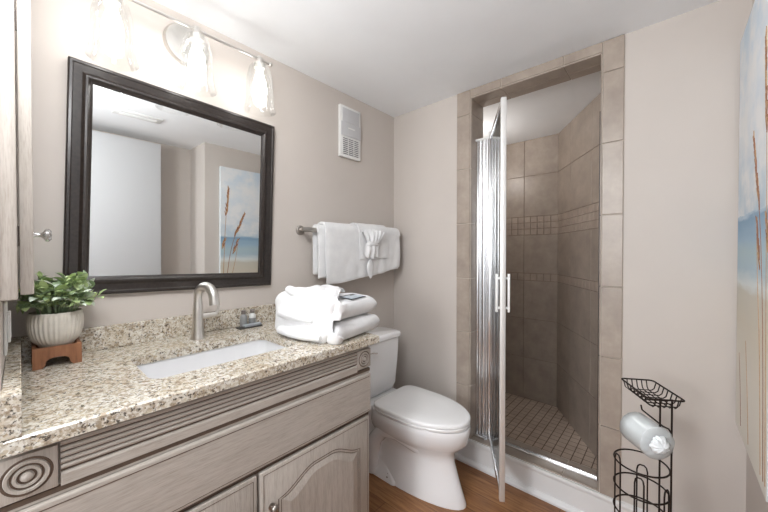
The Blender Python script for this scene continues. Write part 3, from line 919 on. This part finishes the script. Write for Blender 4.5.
dele = [f for f in b.b.faces if f.calc_center_median().x > xlimit(f.calc_center_median()) or f.calc_center_median().z < .004]
bmesh.ops.delete(b.b, geom=dele, context='FACES')
for v in b.b.verts:
    p = v.co.copy()
    d = Vector((p.x + .02, p.y * .5, p.z - .07)).normalized()
    q_ = p.y * .82 - p.x * .55 + p.z * .25
    crease = -.011 * sum(math.exp(-((q_ - c_ - .012 * noise.noise(p * 12)) / .007) ** 2) for c_ in (-.075, -.018, .04, .098))
    w1 = crease + math.sin(p.x * 62 + p.y * 44 + p.z * 58) * .0055 + noise.noise(p * 15) * .012 + noise.noise(p * 34 + Vector((5, 1, 2))) * .004
    up_ = .012 * max(0, (p.z - .13) / .05) * max(0, 1 - abs(p.y - .03) / .2)
    v.co = p + d * w1 + Vector((0, 0, up_))
    if v.co.z < .003: v.co.z = .003
bmesh.ops.smooth_vert(b.b, verts=b.b.verts, factor=.4, use_axis_x=True, use_axis_y=True, use_axis_z=True)
b.xf(Matrix.Translation((TCX, TCY, ZG + 0.0005)) @ Matrix.Rotation(RZ, 4, 'Z'))
wr = obj('wrapped_towel', b, M['towel'], None, 180)
md = wr.modifiers.new('cloth', 'SOLIDIFY'); md.thickness = .011; md.offset = 1.0
md = wr.modifiers.new('round', 'SUBSURF'); md.levels = 1; md.render_levels = 1
tag(wr, 'white towel wrapped over the left side of the folded towel pile', 'towel')
# rolled flaps of the wrapped towel: at the left side and standing up on top at the back
b = B()
def roll_flap(bb, pts, rad, sq=.6):
    bb.tube([tuple(p) for p in catmull3(pts)], [r_ for r_ in spread(rad, (len(pts) - 1) * 5 + 1)], 16)
def catmull3(P):
    P = [Vector(p) for p in P]; out = []
    for i in range(len(P) - 1):
        p0 = P[max(0, i - 1)]; p1 = P[i]; p2 = P[i + 1]; p3 = P[min(len(P) - 1, i + 2)]
        for k in range(5):
            t = k / 5
            out.append(0.5 * ((2 * p1) + (p2 - p0) * t + (2 * p0 - 5 * p1 + 4 * p2 - p3) * t * t + (3 * p1 - p0 - 3 * p2 + p3) * t ** 3))
    out.append(P[-1]); return out
def spread(r, n): return [r[min(len(r) - 2, int(i / (n - 1) * (len(r) - 1)))] * (1 - (i / (n - 1) * (len(r) - 1) - min(len(r) - 2, int(i / (n - 1) * (len(r) - 1))))) + r[min(len(r) - 2, int(i / (n - 1) * (len(r) - 1))) + 1] * (i / (n - 1) * (len(r) - 1) - min(len(r) - 2, int(i / (n - 1) * (len(r) - 1)))) for i in range(n)]
roll_flap(b, [(-.150, -.10, .024), (-.153, -.02, .026), (-.152, .06, .028), (-.146, .13, .027)], [.012, .021, .022, .016])
roll_flap(b, [(-.150, -.06, .085), (-.153, .0, .094), (-.150, .07, .098), (-.143, .13, .092)], [.010, .019, .021, .014])
roll_flap(b, [(-.120, .02, .176), (-.122, .07, .184), (-.10, .12, .186), (-.05, .15, .176)], [.012, .020, .020, .012])
b.xf(Matrix.Translation((TCX, TCY, ZG + 0.001)) @ Matrix.Rotation(RZ, 4, 'Z'))
obj('loose_fold', b, M['towel'], wr, 80)
def catmull(P, n=5):
    out = []
    for i in range(len(P) - 1):
        p0 = Vector(P[max(0, i - 1)]); p1 = Vector(P[i]); p2 = Vector(P[i + 1]); p3 = Vector(P[min(len(P) - 1, i + 2)])
        for k in range(n):
            t = k / n
            out.append(0.5 * ((2 * p1) + (p2 - p0) * t + (2 * p0 - 5 * p1 + 4 * p2 - p3) * t * t + (3 * p1 - p0 - 3 * p2 + p3) * t ** 3))
    out.append(Vector(P[-1])); return out
# folded card on the pile
CZ = 1.1090
cd = thing('folded_card', 'small dark and pale folded card lying on top of the towel pile', 'card', (0.90, 1.02, CZ))
T_ = Matrix.Translation((0.936, 1.012, CZ)) @ Matrix.Rotation(math.radians(14), 4, 'Z') @ Matrix.Rotation(math.radians(5), 4, 'X')
b = B(); b.box(-0.055, 0.055, -0.035, 0.035, 0, 0.0015); b.xf(T_); obj('cover', b, M['card_dark'], cd)
b = B(); b.box(-0.050, 0.005, -0.033, 0.020, 0.0016, 0.003); b.xf(T_); obj('inner_leaf', b, M['card_light'], cd, label='pale blue-grey leaf')
b = B(); b.box(0.012, 0.050, -0.030, 0.012, 0.0016, 0.0028); b.xf(T_); obj('inner_leaf', b, M['card_light'], cd, label='pale blue-grey leaf')

# ------------------------------------------------------------------ toiletries
tr = tag(obj('soap_tray', B().box(0.652, 0.762, 1.442, 1.486, ZG + .0003, ZG + .006, bev=.002), M['tray_dark'], None, 40), 'low dark tray holding toiletries beside the faucet', 'tray')
sp = B(); sp.box(-.042, .042, -.012, .012, 0, .011, bev=.004); sp.xf(Matrix.Translation((0.716, 1.454, ZG + .0065)) @ Matrix.Rotation(math.radians(2), 4, 'Z'))
tag(obj('wrapped_soap', sp, M['soap_tray'], None, 40), 'small grey wrapped soap bar lying in front of the bottles', 'soap')
def bottle(x, yv, body, lab):
    z0 = ZG + .0065
    t = thing('toiletry_bottle', lab, 'bottle', (x, yv, z0), 'hotel toiletry bottles')
    b = B(); b.lathe([(.0135, 0), (.0155, .003), (.0155, .042), (.0145, .048), (.0085, .054), (.0075, .057)], (x, yv, z0), 'z', 24); o = obj('bottle_body', b, body[0], t, 40)
    b = B(); b.lathe([(.0157, .006), (.0157, .034)], (x, yv, z0), 'z', 24, 0, (False, False)); obj('sleeve', b, body[1], o, 40)
    b = B(); b.lathe([(.0098, .0565), (.0102, .058), (.0098, .072), (.008, .0735)], (x, yv, z0), 'z', 24); obj('cap', b, M['cap_grey'], t, 40)
bottle(0.685, 1.474, (M['lotion_grey'], M['lotion_grey']), 'grey toiletry bottle, nearer the faucet of the two on the tray')
bottle(0.727, 1.474, (M['lotion_white'], M['lotion_grey']), 'toiletry bottle with a white shoulder, farther from the faucet of the two')

# ------------------------------------------------------------------ plant on its stand
PX, PY = 0.076, 1.450
st = thing('plant_stand', 'small brown wooden stand with arched cut-outs under the ribbed pot', 'plant stand', (PX, PY, ZG))
def leg_panel(w, h, ah, aw, t):
    pts = [(-w, 0), (-w, h), (w, h), (w, 0), (aw, 0)]
    for i in range(9):
        q = i / 8; a = PI * q
        pts.append((aw * .82 * math.cos(a), ah * (0.35 + .65 * math.sin(a) ** .7) if 0 < i < 8 else ah * .3))
    pts.append((-aw, 0))
    return pts
sw, shh = 0.0535, 0.062
for (ang_, nm) in ((0, 'front_panel'), (PI / 2, 'side_panel'), (PI, 'rear_panel'), (-PI / 2, 'side_panel')):
    b = B(); ww = sw if ang_ in (0, PI) else sw - .009
    b.prism(leg_panel(ww, shh, 0.030, ww * .62, 0), -sw, -sw + .009, 'xz')
    b.xf(Matrix.Translation((PX, PY, ZG + .0005)) @ Matrix.Rotation(ang_, 4, 'Z'))
    obj(nm, b, M['stand'], st)
b = B(); b.box(PX - sw + .0092, PX + sw - .0092, PY - sw + .0092, PY + sw - .0092, ZG + .044, ZG + .050)
obj('shelf', b, M['stand'], st)
pp = thing('potted_plant', 'bushy green leafy plant in a ribbed cream pot on the wooden stand', 'plant', (PX, PY, ZG + .0505))
z0 = ZG + .0505
b = B()
ribs = lambda a, h: 1 + 0.022 * math.cos(a * 34)
pr = [(0.018, 0.0), (0.030, 0.001), (0.0405, 0.008), (0.0425, 0.014)]
b.lathe(pr + [(.050, .022), (0.0575, 0.038), (0.0622, 0.058), (0.0635, 0.078), (0.0625, 0.098), (0.061, 0.110), (0.059, 0.112), (0.057, 0.108), (0.055, 0.09)], (PX, PY, z0), 'z', 170, 0, (True, False), lambda a, h: ribs(a, h) if .015 < h < .1 else 1)
obj('pot', b, M['ceramic_pot'], pp, 50)
b = B(); b.lathe([(0.0515, 0.092), (0.03, 0.096), (0.0005, 0.098)], (PX, PY, z0), 'z', 24, 0, (False, True))
obj('soil', b, M['soil'], pp, 60)
stems = B(); lv = B()
rnd = random.Random(11)
def leaf(bb, p, d, up, ln, wd, mi):
    d = d.normalized(); s_ = d.cross(up).normalized(); n = s_.cross(d).normalized()
    rows = []
    for i, (t, wv, c) in enumerate(((0, .12, 0), (.22, .75, .05), (.5, 1.0, .07), (.78, .68, .02), (1, .06, -.08))):
        ctr = p + d * ln * t + n * ln * c
        rows.append([ctr - s_ * wd * wv / 2 + n * wd * .12 * wv, ctr, ctr + s_ * wd * wv / 2 + n * wd * .12 * wv])
    vs = [[bb.b.verts.new(q) for q in r] for r in rows]
    for a, c in zip(vs, vs[1:]):
        for k in (0, 1):
            f = bb.b.faces.new((a[k], a[k + 1], c[k + 1], c[k])); f.material_index = mi; f.smooth = True
for k in range(96):
    a = rnd.uniform(0, 2 * PI); el = rnd.uniform(0.05, 1.0) ** .8
    r0 = rnd.uniform(.005, .04)
    p0 = Vector((PX + r0 * math.cos(a), PY + r0 * math.sin(a), z0 + .096))
    out = 0.092 * (1 - .66 * el); hgt = 0.010 + 0.104 * el
    p1 = Vector((PX + (r0 + out) * math.cos(a), PY + (r0 + out) * math.sin(a), z0 + .102 + hgt))
    if p1.y > 1.505: p1.y = 1.505 - rnd.uniform(0, .02)
    if p1.x < 0.0 : p1.x = rnd.uniform(0, .02)
    if p1.x < 0.03 and p1.z > 1.18: p1.z = 1.18
    mid = (p0 + p1) / 2 + Vector((0, 0, .02))
    pts = [p0, (p0 + mid) / 2 + Vector((0, 0, .006)), mid, (mid + p1) / 2 + Vector((0, 0, .004)), p1]
    stems.tube(pts, .0011, 5)
    for i in range(7):
        t = 0.25 + 0.75 * i / 6; q = t * 4; j = min(3, int(q)); pt_ = pts[j].lerp(pts[j + 1], q - j)
        ax = (pts[j + 1] - pts[j]).normalized()
        sd_ = rnd.uniform(0, 2 * PI)
        side = Vector((math.cos(sd_), math.sin(sd_), rnd.uniform(-.3, .6)))
        d = (ax * .6 + side).normalized()
        ln = rnd.uniform(.024, .042)
        tip = pt_ + d * ln
        if tip.y > 1.511 or tip.x < -0.016 or tip.x > .158 or (tip.z > 1.19 and tip.x < .027): d = Vector((.2 * (1 if tip.x < .05 else -1) + d.x * .3, -abs(d.y), d.z)).normalized()
        if (pt_ + d * ln).z < 1.06: d.z = abs(d.z) + .1
        leaf(lv, pt_, d, Vector((rnd.uniform(-.3, .3), rnd.uniform(-.3, .3), 1)), ln, ln * rnd.uniform(.42, .62), rnd.choice((0, 0, 1, 1, 2, 3)))
obj('stems', stems, M['leaf_c'], pp, 60)
o = obj('foliage', lv, [M['leaf_a'], M['leaf_b'], M['leaf_c'], M['leaf_d']], pp)

# ------------------------------------------------------------------ recessed wall cabinet at the left, its door and knob
wc = thing('wall_cabinet', 'tall whitewashed wall cabinet with a closed door at the left edge', 'cabinet', (XW, 1.2, 1.2))
b = B()
b.box(XW + .0005, -0.002, 0.959, 1.045, 1.205, 2.26, bev=.002); b.box(XW + .0005, -.002, 1.43, 1.47, 1.195, 2.26, bev=.002)
b.box(XW + .0005, -.002, 1.045, 1.43, 1.195, 1.235); b.box(XW + .0005, -.002, 1.045, 1.43, 2.22, 2.26)
obj('face_frame', b, M['cab_v'], wc, 40)
b = B(); b.box(0.0005, 0.0205, 1.0, 1.462, 1.21, 2.245, bev=.002)
d_ = obj('door', b, M['cab_v'], wc, 40)
b = B(); b.lathe([(.012, .0), (.010, .006), (.006, .010), (.006, .022), (.0085, .025), (.018, .030), (.019, .036), (.012, .042), (.0005, .043)], (.0205, 1.34, 1.347), 'x', 24)
obj('knob', b, M['chrome'], d_, 50)
for zz in (1.33, 1.75):
    b = B(); b.tube([(-.0005, .9575, zz - .02), (-.0005, .9575, zz + .02)], .0014, 10)
    obj('hinge', b, M['iron'], wc, 50)
sw_ = thing('switch_plate', 'white switch plate on the wall under the wall cabinet', 'switch', (XW, 1.2, 1.12))
b = B(); b.box(XW + .0003, XW + .0055, 1.14, 1.26, 1.06, 1.18, bev=.002); obj('plate', b, M['white_plastic'], sw_, 40)
for yy in (1.168, 1.214):
    b = B(); b.box(XW + .0056, XW + .0115, yy - .012, yy + .020, 1.087, 1.153, bev=.002); obj('rocker', b, M['white_plastic'], sw_, 40)

# ------------------------------------------------------------------ toilet
TX = 1.492
to = thing('toilet', 'white two-piece toilet with closed lid between the vanity and the shower', 'toilet', (TX, 1.15, 0))
def egg(cx, yf, yb, hw, z, n=40, sq=2.3, back=0.5):
    """outline: rounded front at yf, flatter back at yb"""
    pts = []
    cyy = yf + (yb - yf) * (1 - back * .55 - .12)
    for k in range(n):
        a = 2 * PI * k / n; c, s_ = math.cos(a), math.sin(a)
        e_ = 2.0 if s_ < 0 else 2 + (sq - 2) * 2.2
        x = hw * math.copysign(abs(c) ** (2 / e_), c)
        yv = (cyy - yf) * math.copysign(abs(s_) ** (2 / e_), s_) if s_ < 0 else (yb - cyy) * math.copysign(abs(s_) ** (2 / e_), s_)
        pts.append((cx + x, cyy + yv, z))
    return pts
b = B()
rs = [egg(TX, .770, 1.42, .118, 0.0), egg(TX, .771, 1.42, .118, .012), egg(TX, .790, 1.41, .112, .06), egg(TX, .815, 1.39, .106, .13), egg(TX, .838, 1.38, .104, .20),
      egg(TX, .838, 1.37, .116, .25), egg(TX, .800, 1.37, .146, .285), egg(TX, .768, 1.36, .170, .32), egg(TX, .755, 1.35, .180, .37), egg(TX, .753, 1.345, .182, .395), egg(TX, .757, 1.34, .178, .403), egg(TX, .80, 1.30, .13, .404)]
b.rings(rs, 0, (True, True))
o = obj('bowl', b, M['porcelain'], to, 60)
# rear platform under the tank
b = B(); rs = []
for z, hw, yf in ((0.0, .128, 1.13), (.02, .128, 1.13), (.05, .118, 1.16), (.10, .105, 1.21), (.20, .10, 1.25), (.30, .115, 1.27), (.36, .135, 1.28), (.398, .14, 1.285), (.404, .136, 1.29)):
    rs.append([(TX + p[0], p[1], z) for p in rrect(-hw, hw, yf, 1.50, .03)])
b.rings(rs); obj('rear_foot', b, M['porcelain'], to, 50)
# trapway bulge on the side
for sgn in (-1, 1):
    b = B()
    b.tube([(TX + sgn * .04, .95, .20), (TX + sgn * .085, 1.03, .26), (TX + sgn * .108, 1.12, .30), (TX + sgn * .112, 1.22, .29), (TX + sgn * .112, 1.29, .21), (TX + sgn * .112, 1.31, .10), (TX + sgn * .11, 1.31, .01)], [.02, .034, .042, .045, .042, .038, .036], 16)
    obj('trapway', b, M['porcelain'], to, 60)
for sgn in (-1, 1):
    b = B(); b.lathe([(.006, .02), (.006, .024), (.011, .026), (.009, .031), (.003, .034), (.003, .048), (.0005, .049)], (TX + sgn * .117, 1.19, 0), 'z', 14)
    obj('floor_bolt', b, M['pewter'], to, 40, label='dark floor bolt')
def lid_shape(z, ins, yb=1.275):
    return egg(TX, .757 + ins, yb - ins, .184 - ins, z, 56, 4.0, .5)
b = B(); b.rings([lid_shape(.4075, .010), lid_shape(.409, .003), lid_shape(.418, .001), lid_shape(.4225, .005)]); obj('seat', b, M['seat_plastic'], to, 50)
b = B(); b.rings([lid_shape(.4265, .005), lid_shape(.4290, .000), lid_shape(.441, .000), lid_shape(.4455, .004), lid_shape(.4475, .012), lid_shape(.4485, .09)]); obj('lid', b, M['seat_plastic'], to, 50)
b = B(); b.rings([lid_shape(.4223, .014), lid_shape(.4267, .014)]); b.rings([lid_shape(.4035, .014), lid_shape(.4078, .014)]); obj('seat_gap_shade', b, M['gap_dark'], to, 50)  # bumper rings, coloured dark to paint shade into the lid and seat seams
for sgn in (-1, 1):
    b = B(); b.tube([(TX + sgn * .05, 1.293, .416), (TX + sgn * .11, 1.293, .416)], .011, 14); obj('hinge', b, M['seat_plastic'], to, 50)
b = B(); rs = []
for z, hw, yf in ((.4045, .125, 1.365), (.415, .140, 1.352), (.45, .155, 1.342), (.55, .164, 1.338), (.65, .174, 1.335), (.745, .180, 1.333)):
    rs.append([(TX + p[0], p[1], z) for p in rrect(-hw, hw, yf, 1.522, .035)])
b.rings(rs); obj('tank', b, M['porcelain'], to, 50)
b = B(); rs = []
for z, e_ in ((.7455, .002), (.750, -.008), (.770, -.009), (.779, -.004), (.783, .01)):
    rs.append([(TX + p[0], p[1], z) for p in rrect(-.180 + e_, .180 - e_, 1.333 + e_, 1.524 - max(0, e_), .035)])
b.rings(rs); obj('tank_lid', b, M['porcelain'], to, 50)
b = B(); b.lathe([(.012, 0), (.012, -.006), (.007, -.008), (.007, -.014)], (TX - .14, 1.3335, .70), 'y', 16); b.tube([(TX - .14, 1.321, .70), (TX - .10, 1.317, .697), (TX - .07, 1.318, .69)], [.006, .005, .0065], 10)
obj('flush_lever', b, M['chrome'], to, 50)

# ------------------------------------------------------------------ wire toilet paper stand
base = Vector((1.341, 0.008, 0))
ur = math.radians(30)
rk = thing('toilet_paper_stand', 'dark bronze wire stand with a top tray and roll rings near the painting', 'toilet paper stand', tuple(base), rot=(0, 0, ur))
W = 0.0027
# local x points away from the camera; poles at x=0, y=+-.026
for yy in (-.016, .016):
    b = B(); b.tube([(0, yy, .012), (0, yy, .838)], W, 8); obj('pole', b, M['iron'], rk, 60, world=False)
ring_c = Vector((.068, .033))
def ringpath(r, z, n=32): return [(ring_c.x + r * math.cos(2 * PI * k / n), ring_c.y + r * math.sin(2 * PI * k / n), z) for k in range(n)]
RR = .074
for zz in (.590, .505, .425, .22, .08):
    b = B(); b.tube(ringpath(RR, zz), W, 8, closed=True); obj('ring', b, M['iron'], rk, 60, world=False)
b = B(); b.tube(ringpath(.092, .0032), .003, 8, closed=True)
for k in range(3):
    a = 2 * PI * k / 3 + .5; b.tube([(ring_c.x, ring_c.y, .0035), (ring_c.x + .092 * math.cos(a), ring_c.y + .092 * math.sin(a), .0035)], W, 8)
b.tube([(0, -.016, .014), (-.012, -.03, .006), (ring_c.x - .088, ring_c.y - .03, .0035)], W, 8); b.tube([(0, .016, .014), (-.01, .03, .006), (ring_c.x - .09, ring_c.y + .012, .0035)], W, 8)
obj('base', b, M['iron'], rk, 60, world=False)
# hoops: upright U wires standing on the ring
for a_, wd, zt_ in ((math.radians(95), .20, .612), (math.radians(150), .16, .575), (math.radians(215), .17, .545), (math.radians(330), .2, .545)):
    p = [(ring_c.x + RR * math.cos(a_ - wd), ring_c.y + RR * math.sin(a_ - wd)), (ring_c.x + RR * math.cos(a_ + wd), ring_c.y + RR * math.sin(a_ + wd))]
    m_ = ((p[0][0] + p[1][0]) / 2, (p[0][1] + p[1][1]) / 2)
    b = B(); b.tube([(p[0][0], p[0][1], .08), (p[0][0], p[0][1], zt_ - .02), (p[0][0] * .8 + m_[0] * .2, p[0][1] * .8 + m_[1] * .2, zt_ - .006), (m_[0] * .6 + p[0][0] * .4, m_[1] * .6 + p[0][1] * .4, zt_), (m_[0] * .6 + p[1][0] * .4, m_[1] * .6 + p[1][1] * .4, zt_), (p[1][0] * .8 + m_[0] * .2, p[1][1] * .8 + m_[1] * .2, zt_ - .006), (p[1][0], p[1][1], zt_ - .02), (p[1][0], p[1][1], .08)], W * .9, 8)
    obj('hoop', b, M['iron'], rk, 60, world=False)
# tray on top
tx0, tx1, ty0, ty1, tz = -.018, .150, -.043, .058, .830
b = B()
rim = [(tx0, ty0), (tx1, ty0), (tx1, ty1), (tx0, ty1)]
b.tube([(x, yv, tz + .012) for x, yv in rrect(tx0, tx1, ty0, ty1, .012, 4)], W, 8, closed=True)
obj('tray_rim', b, M['iron'], rk, 60, world=False)
b = B(); n_ = 6
for k in range(n_ + 1):
    x = tx0 + .02 + (tx1 - tx0 - .04) * k / n_
    b.tube([(x, ty0, tz + .012), (x, ty0 + .006, tz - .010), (x, ty0 + .014, tz - .016), (x, ty1 - .014, tz - .016), (x, ty1 - .006, tz - .010), (x, ty1, tz + .012)], W * .65, 6)
for k in range(5):
    yv = ty0 + .02 + (ty1 - ty0 - .04) * k / 4
    b.tube([(tx0, yv, tz + .012), (tx0 + .006, yv, tz - .010), (tx0 + .014, yv, tz - .018), (tx1 - .014, yv, tz - .018), (tx1 - .006, yv, tz - .010), (tx1, yv, tz + .012)], W * .65, 6)
obj('tray_basket', b, M['iron'], rk, 60, world=False)
# arm that carries the roll in use
ay, az = .0, .715
b = B(); b.tube([(0, -.016, az + .015), (.004, -.01, az + .028), (.012, ay, az + .030), (.10, ay + .002, az + .030), (.125, ay + .002, az + .030), (.132, ay + .002, az + .044)], W, 8)
obj('roll_arm', b, M['iron'], rk, 60, world=False)

# roll in its plastic wrap, hanging on the arm
Rm = Matrix.Translation(base) @ Matrix.Rotation(ur, 4, 'Z')
rc = Rm @ Vector((.040, .034, .700))
roll = thing('toilet_roll', 'toilet paper roll in clear plastic wrap resting on the wire stand', 'toilet roll', tuple(rc), rot=(0, 0, ur + math.radians(8)))
b = B(); b.lathe([(.018, -.050), (.046, -.050), (.049, -.046), (.049, .046), (.046, .050), (.018, .050)], (0, 0, 0), 'x', 36, 0, (False, False)); obj('paper', b, M['paper'], roll, 40, world=False)
b = B(); b.lathe([(.0185, -.049), (.0185, .049)], (0, 0, 0), 'x', 24, 0, (False, False)); obj('core', b, M['kraft'], roll, 40, world=False)
b = B()
rs = []
for x, r in ((-.0555, .010), (-.0545, .030), (-.0525, .044), (-.049, .0515), (-.02, .0512), (.02, .0514), (.049, .0515), (.054, .044), (.056, .02), (.0562, .004)):
    n_ = 40
    rs.append([(x + .003 * noise.noise(Vector((k * .9, x * 40, 0))), (r + .0035 * noise.noise(Vector((math.cos(2 * PI * k / n_) * 3, math.sin(2 * PI * k / n_) * 3, x * 60)))) * math.cos(2 * PI * k / n_),
                r * math.sin(2 * PI * k / n_)) for k in range(n_)])
b.rings(rs, 0, (True, True)); obj('plastic_wrap', b, M['wrap'], roll, 60, world=False)
b = B(); rs = []
for x, r in ((-.053, .026), (-.058, .027), (-.063, .025), (-.069, .021), (-.073, .012), (-.0745, .002)):
    n_ = 40
    rs.append([(x + .005 * noise.noise(Vector((math.cos(2 * PI * k / n_) * 2.5, math.sin(2 * PI * k / n_) * 2.5, x * 90))), r * (1 + .28 * noise.noise(Vector((math.cos(2 * PI * k / n_) * 3.2, math.sin(2 * PI * k / n_) * 3.2, x * 70 + 4)))) * math.cos(2 * PI * k / n_),
                r * (1 + .28 * noise.noise(Vector((math.cos(2 * PI * k / n_) * 3.2, math.sin(2 * PI * k / n_) * 3.2, x * 70 + 4)))) * math.sin(2 * PI * k / n_)) for k in range(n_)])
b.rings(rs, 0, (True, True)); obj('tucked_end', b, M['tuck'], roll, 35, world=False, label='crumpled white wrapper end')

# ------------------------------------------------------------------ painting on the right wall
PX0, PX1, PZ0, PZ1 = 1.285, 1.822, 0.648, 2.09
PYF = YR + 0.032
pa = thing('canvas_painting', 'tall beach canvas with sea oats and blue sea on the right wall', 'painting', (1.55, YR, 1.37))
b = B(); b.box(PX0, PX1, YR + .001, PYF - .0005, PZ0, PZ1, bev=.002); obj('stretcher', b, M['canvas_side'], pa, 40)
def make_art():
    t = NT('beach_watercolour')
    tc = t.node('ShaderNodeTexCoord'); sx_ = t.node('ShaderNodeSeparateXYZ'); t.link(tc.outputs['Object'], sx_.inputs[0])
    n = t.noise(t.coord((2.2, 1, 2.6)), 2.6, 5, 0.6); nb = t.noise(t.coord((1.2, 1, 7)), 4, 4, 0.6)
    add = t.node('ShaderNodeMath', operation='MULTIPLY_ADD'); t.link(nb, add.inputs[0]); add.inputs[1].default_value = 0.05; t.link(sx_.outputs['Z'], add.inputs[2])
    mr = t.node('ShaderNodeMapRange'); mr.inputs['From Min'].default_value = PZ0 - 1.37; mr.inputs['From Max'].default_value = PZ1 - 1.37
    t.link(add.outputs[0], mr.inputs['Value'])
    g = t.ramp(mr.outputs[0], [(0.0, srgb(226, 222, 212)), (0.2, srgb(222, 216, 204)), (0.30, srgb(214, 206, 190)), (0.375, srgb(206, 202, 190)), (0.395, srgb(222, 228, 228)), (0.43, srgb(176, 198, 210)), (0.47, srgb(176, 198, 206)), (0.50, srgb(160, 188, 208)), (0.545, srgb(132, 164, 192)), (0.553, srgb(190, 208, 220)), (0.7, srgb(214, 222, 230)), (0.85, srgb(220, 228, 235)), (1.0, srgb(204, 219, 232))])
    cm = t.ramp(n, [(0.38, (0, 0, 0, 1)), (0.58, (0.85, 0.85, 0.85, 1))])
    gt = t.node('ShaderNodeMath', operation='GREATER_THAN'); t.link(mr.outputs[0], gt.inputs[0]); gt.inputs[1].default_value = 0.555
    ml = t.mix(1.0, cm, gt.outputs[0], 'MULTIPLY')
    t.base(t.mix(ml, g, srgb(236, 236, 236))); t.set(Roughness=0.75)
    return t.m
M['art'] = make_art()
b = B(); b.box(PX0 + .001, PX1 - .001, PYF - .0005, PYF, PZ0 + .001, PZ1 - .001); obj('canvas', b, M['art'], pa)
b = B(); yp = PYF
def stroke(bb, pts, w0, w1, mi, lay):
    P = catmull(pts, 6); n = len(P); L, R = [], []
    for i, p in enumerate(P):
        t_ = (P[min(n - 1, i + 1)] - P[max(0, i - 1)]).normalized(); nn = Vector((-t_.y, t_.x)); wv = w0 + (w1 - w0) * i / (n - 1)
        L.append(p + nn * wv / 2); R.append(p - nn * wv / 2)
    rs = [[(l.x, yp, l.y), (l.x, yp + .0006 + lay, l.y), (r_.x, yp + .0006 + lay, r_.y), (r_.x, yp, r_.y)] for l, r_ in zip(L, R)]
    bb.rings(rs, mi)
rp = random.Random(5)
stroke(b, [(1.30, .68), (1.315, 1.1), (1.33, 1.5), (1.355, 1.88)], .007, .003, 0, 0)
stroke(b, [(1.325, .68), (1.35, 1.05), (1.40, 1.35), (1.50, 1.62)], .007, .003, 1, .0001)
stroke(b, [(1.36, .68), (1.39, 1.0), (1.43, 1.2), (1.46, 1.4)], .006, .003, 0, .0002)
stroke(b, [(1.55, .68), (1.58, .85), (1.62, 1.0)], .005, .002, 0, .0002)
stroke(b, [(1.70, .68), (1.715, .8), (1.75, .93)], .005, .002, 1, .0002)
def plume(x0, z0, x1, z1, k):
    for i in range(k):
        t_ = i / k; x = x0 + (x1 - x0) * t_; z = z0 + (z1 - z0) * t_
        s_ = rp.choice((-1, 1)); ln = .045 * (1 - .5 * t_)
        dx, dz = (x1 - x0), (z1 - z0); l_ = math.hypot(dx, dz); dx /= l_; dz /= l_
        stroke(b, [(x, z), (x + dx * ln * .6 - dz * s_ * ln * .2, z + dz * ln * .6 + dx * s_ * ln * .2), (x + dx * ln - dz * s_ * ln * .32, z + dz * ln + dx * s_ * ln * .32)], .010, .004, rp.choice((0, 1)), .0003 + .00002 * i)
plume(1.335, 1.62, 1.36, 1.90, 26); plume(1.42, 1.42, 1.52, 1.66, 26); plume(1.30, 1.30, 1.33, 1.40, 8); plume(1.40, 1.25, 1.46, 1.40, 12)
obj('painted_reeds', b, [M['reed_tan'], M['reed_rust']], pa)
# ------------------------------------------------------------------ things seen only in the mirror
wd = thing('white_door', 'tall plain white door slab reflected in the left of the mirror', 'door', (0.42, -0.36, 0))
b = B(); b.box(-0.10, 0.84, -.385, -.35, 0.012, 2.215, bev=.003); obj('slab', b, M['door_white'], wd, 40)
b = B(); b.lathe([(.026, 0), (.026, .006), (.011, .01), (.011, .035), (.024, .045), (.026, .058), (.018, .066), (.0005, .068)], (0.77, -.35, .95), 'y', 24); obj('knob', b, M['nickel'], wd, 40)
for zz in (.25, 1.1, 1.95):
    b = B(); b.tube([(-.103, -.347, zz - .045), (-.103, -.347, zz + .045)], .006, 10); obj('hinge', b, M['nickel'], wd, 40)
cv = thing('ceiling_vent', 'white slotted air register on the ceiling, seen in the mirror', 'vent', (0.6, .05, ZC))
b = B(); b.box(.455, .745, -.01, .11, ZC - .008, ZC - .0005, bev=.002); obj('frame', b, M['white_plastic'], cv, 40)
b = B(); b.box(.485, .715, .02, .08, ZC - .0095, ZC - .0078); obj('slot_panel', b, M['heater_panel'], cv)
b = B()
for k in range(4): b.box(.487, .713, .024 + k * .0145, .030 + k * .0145, ZC - .013, ZC - .0094)
obj('louver', b, M['white_plastic'], cv)
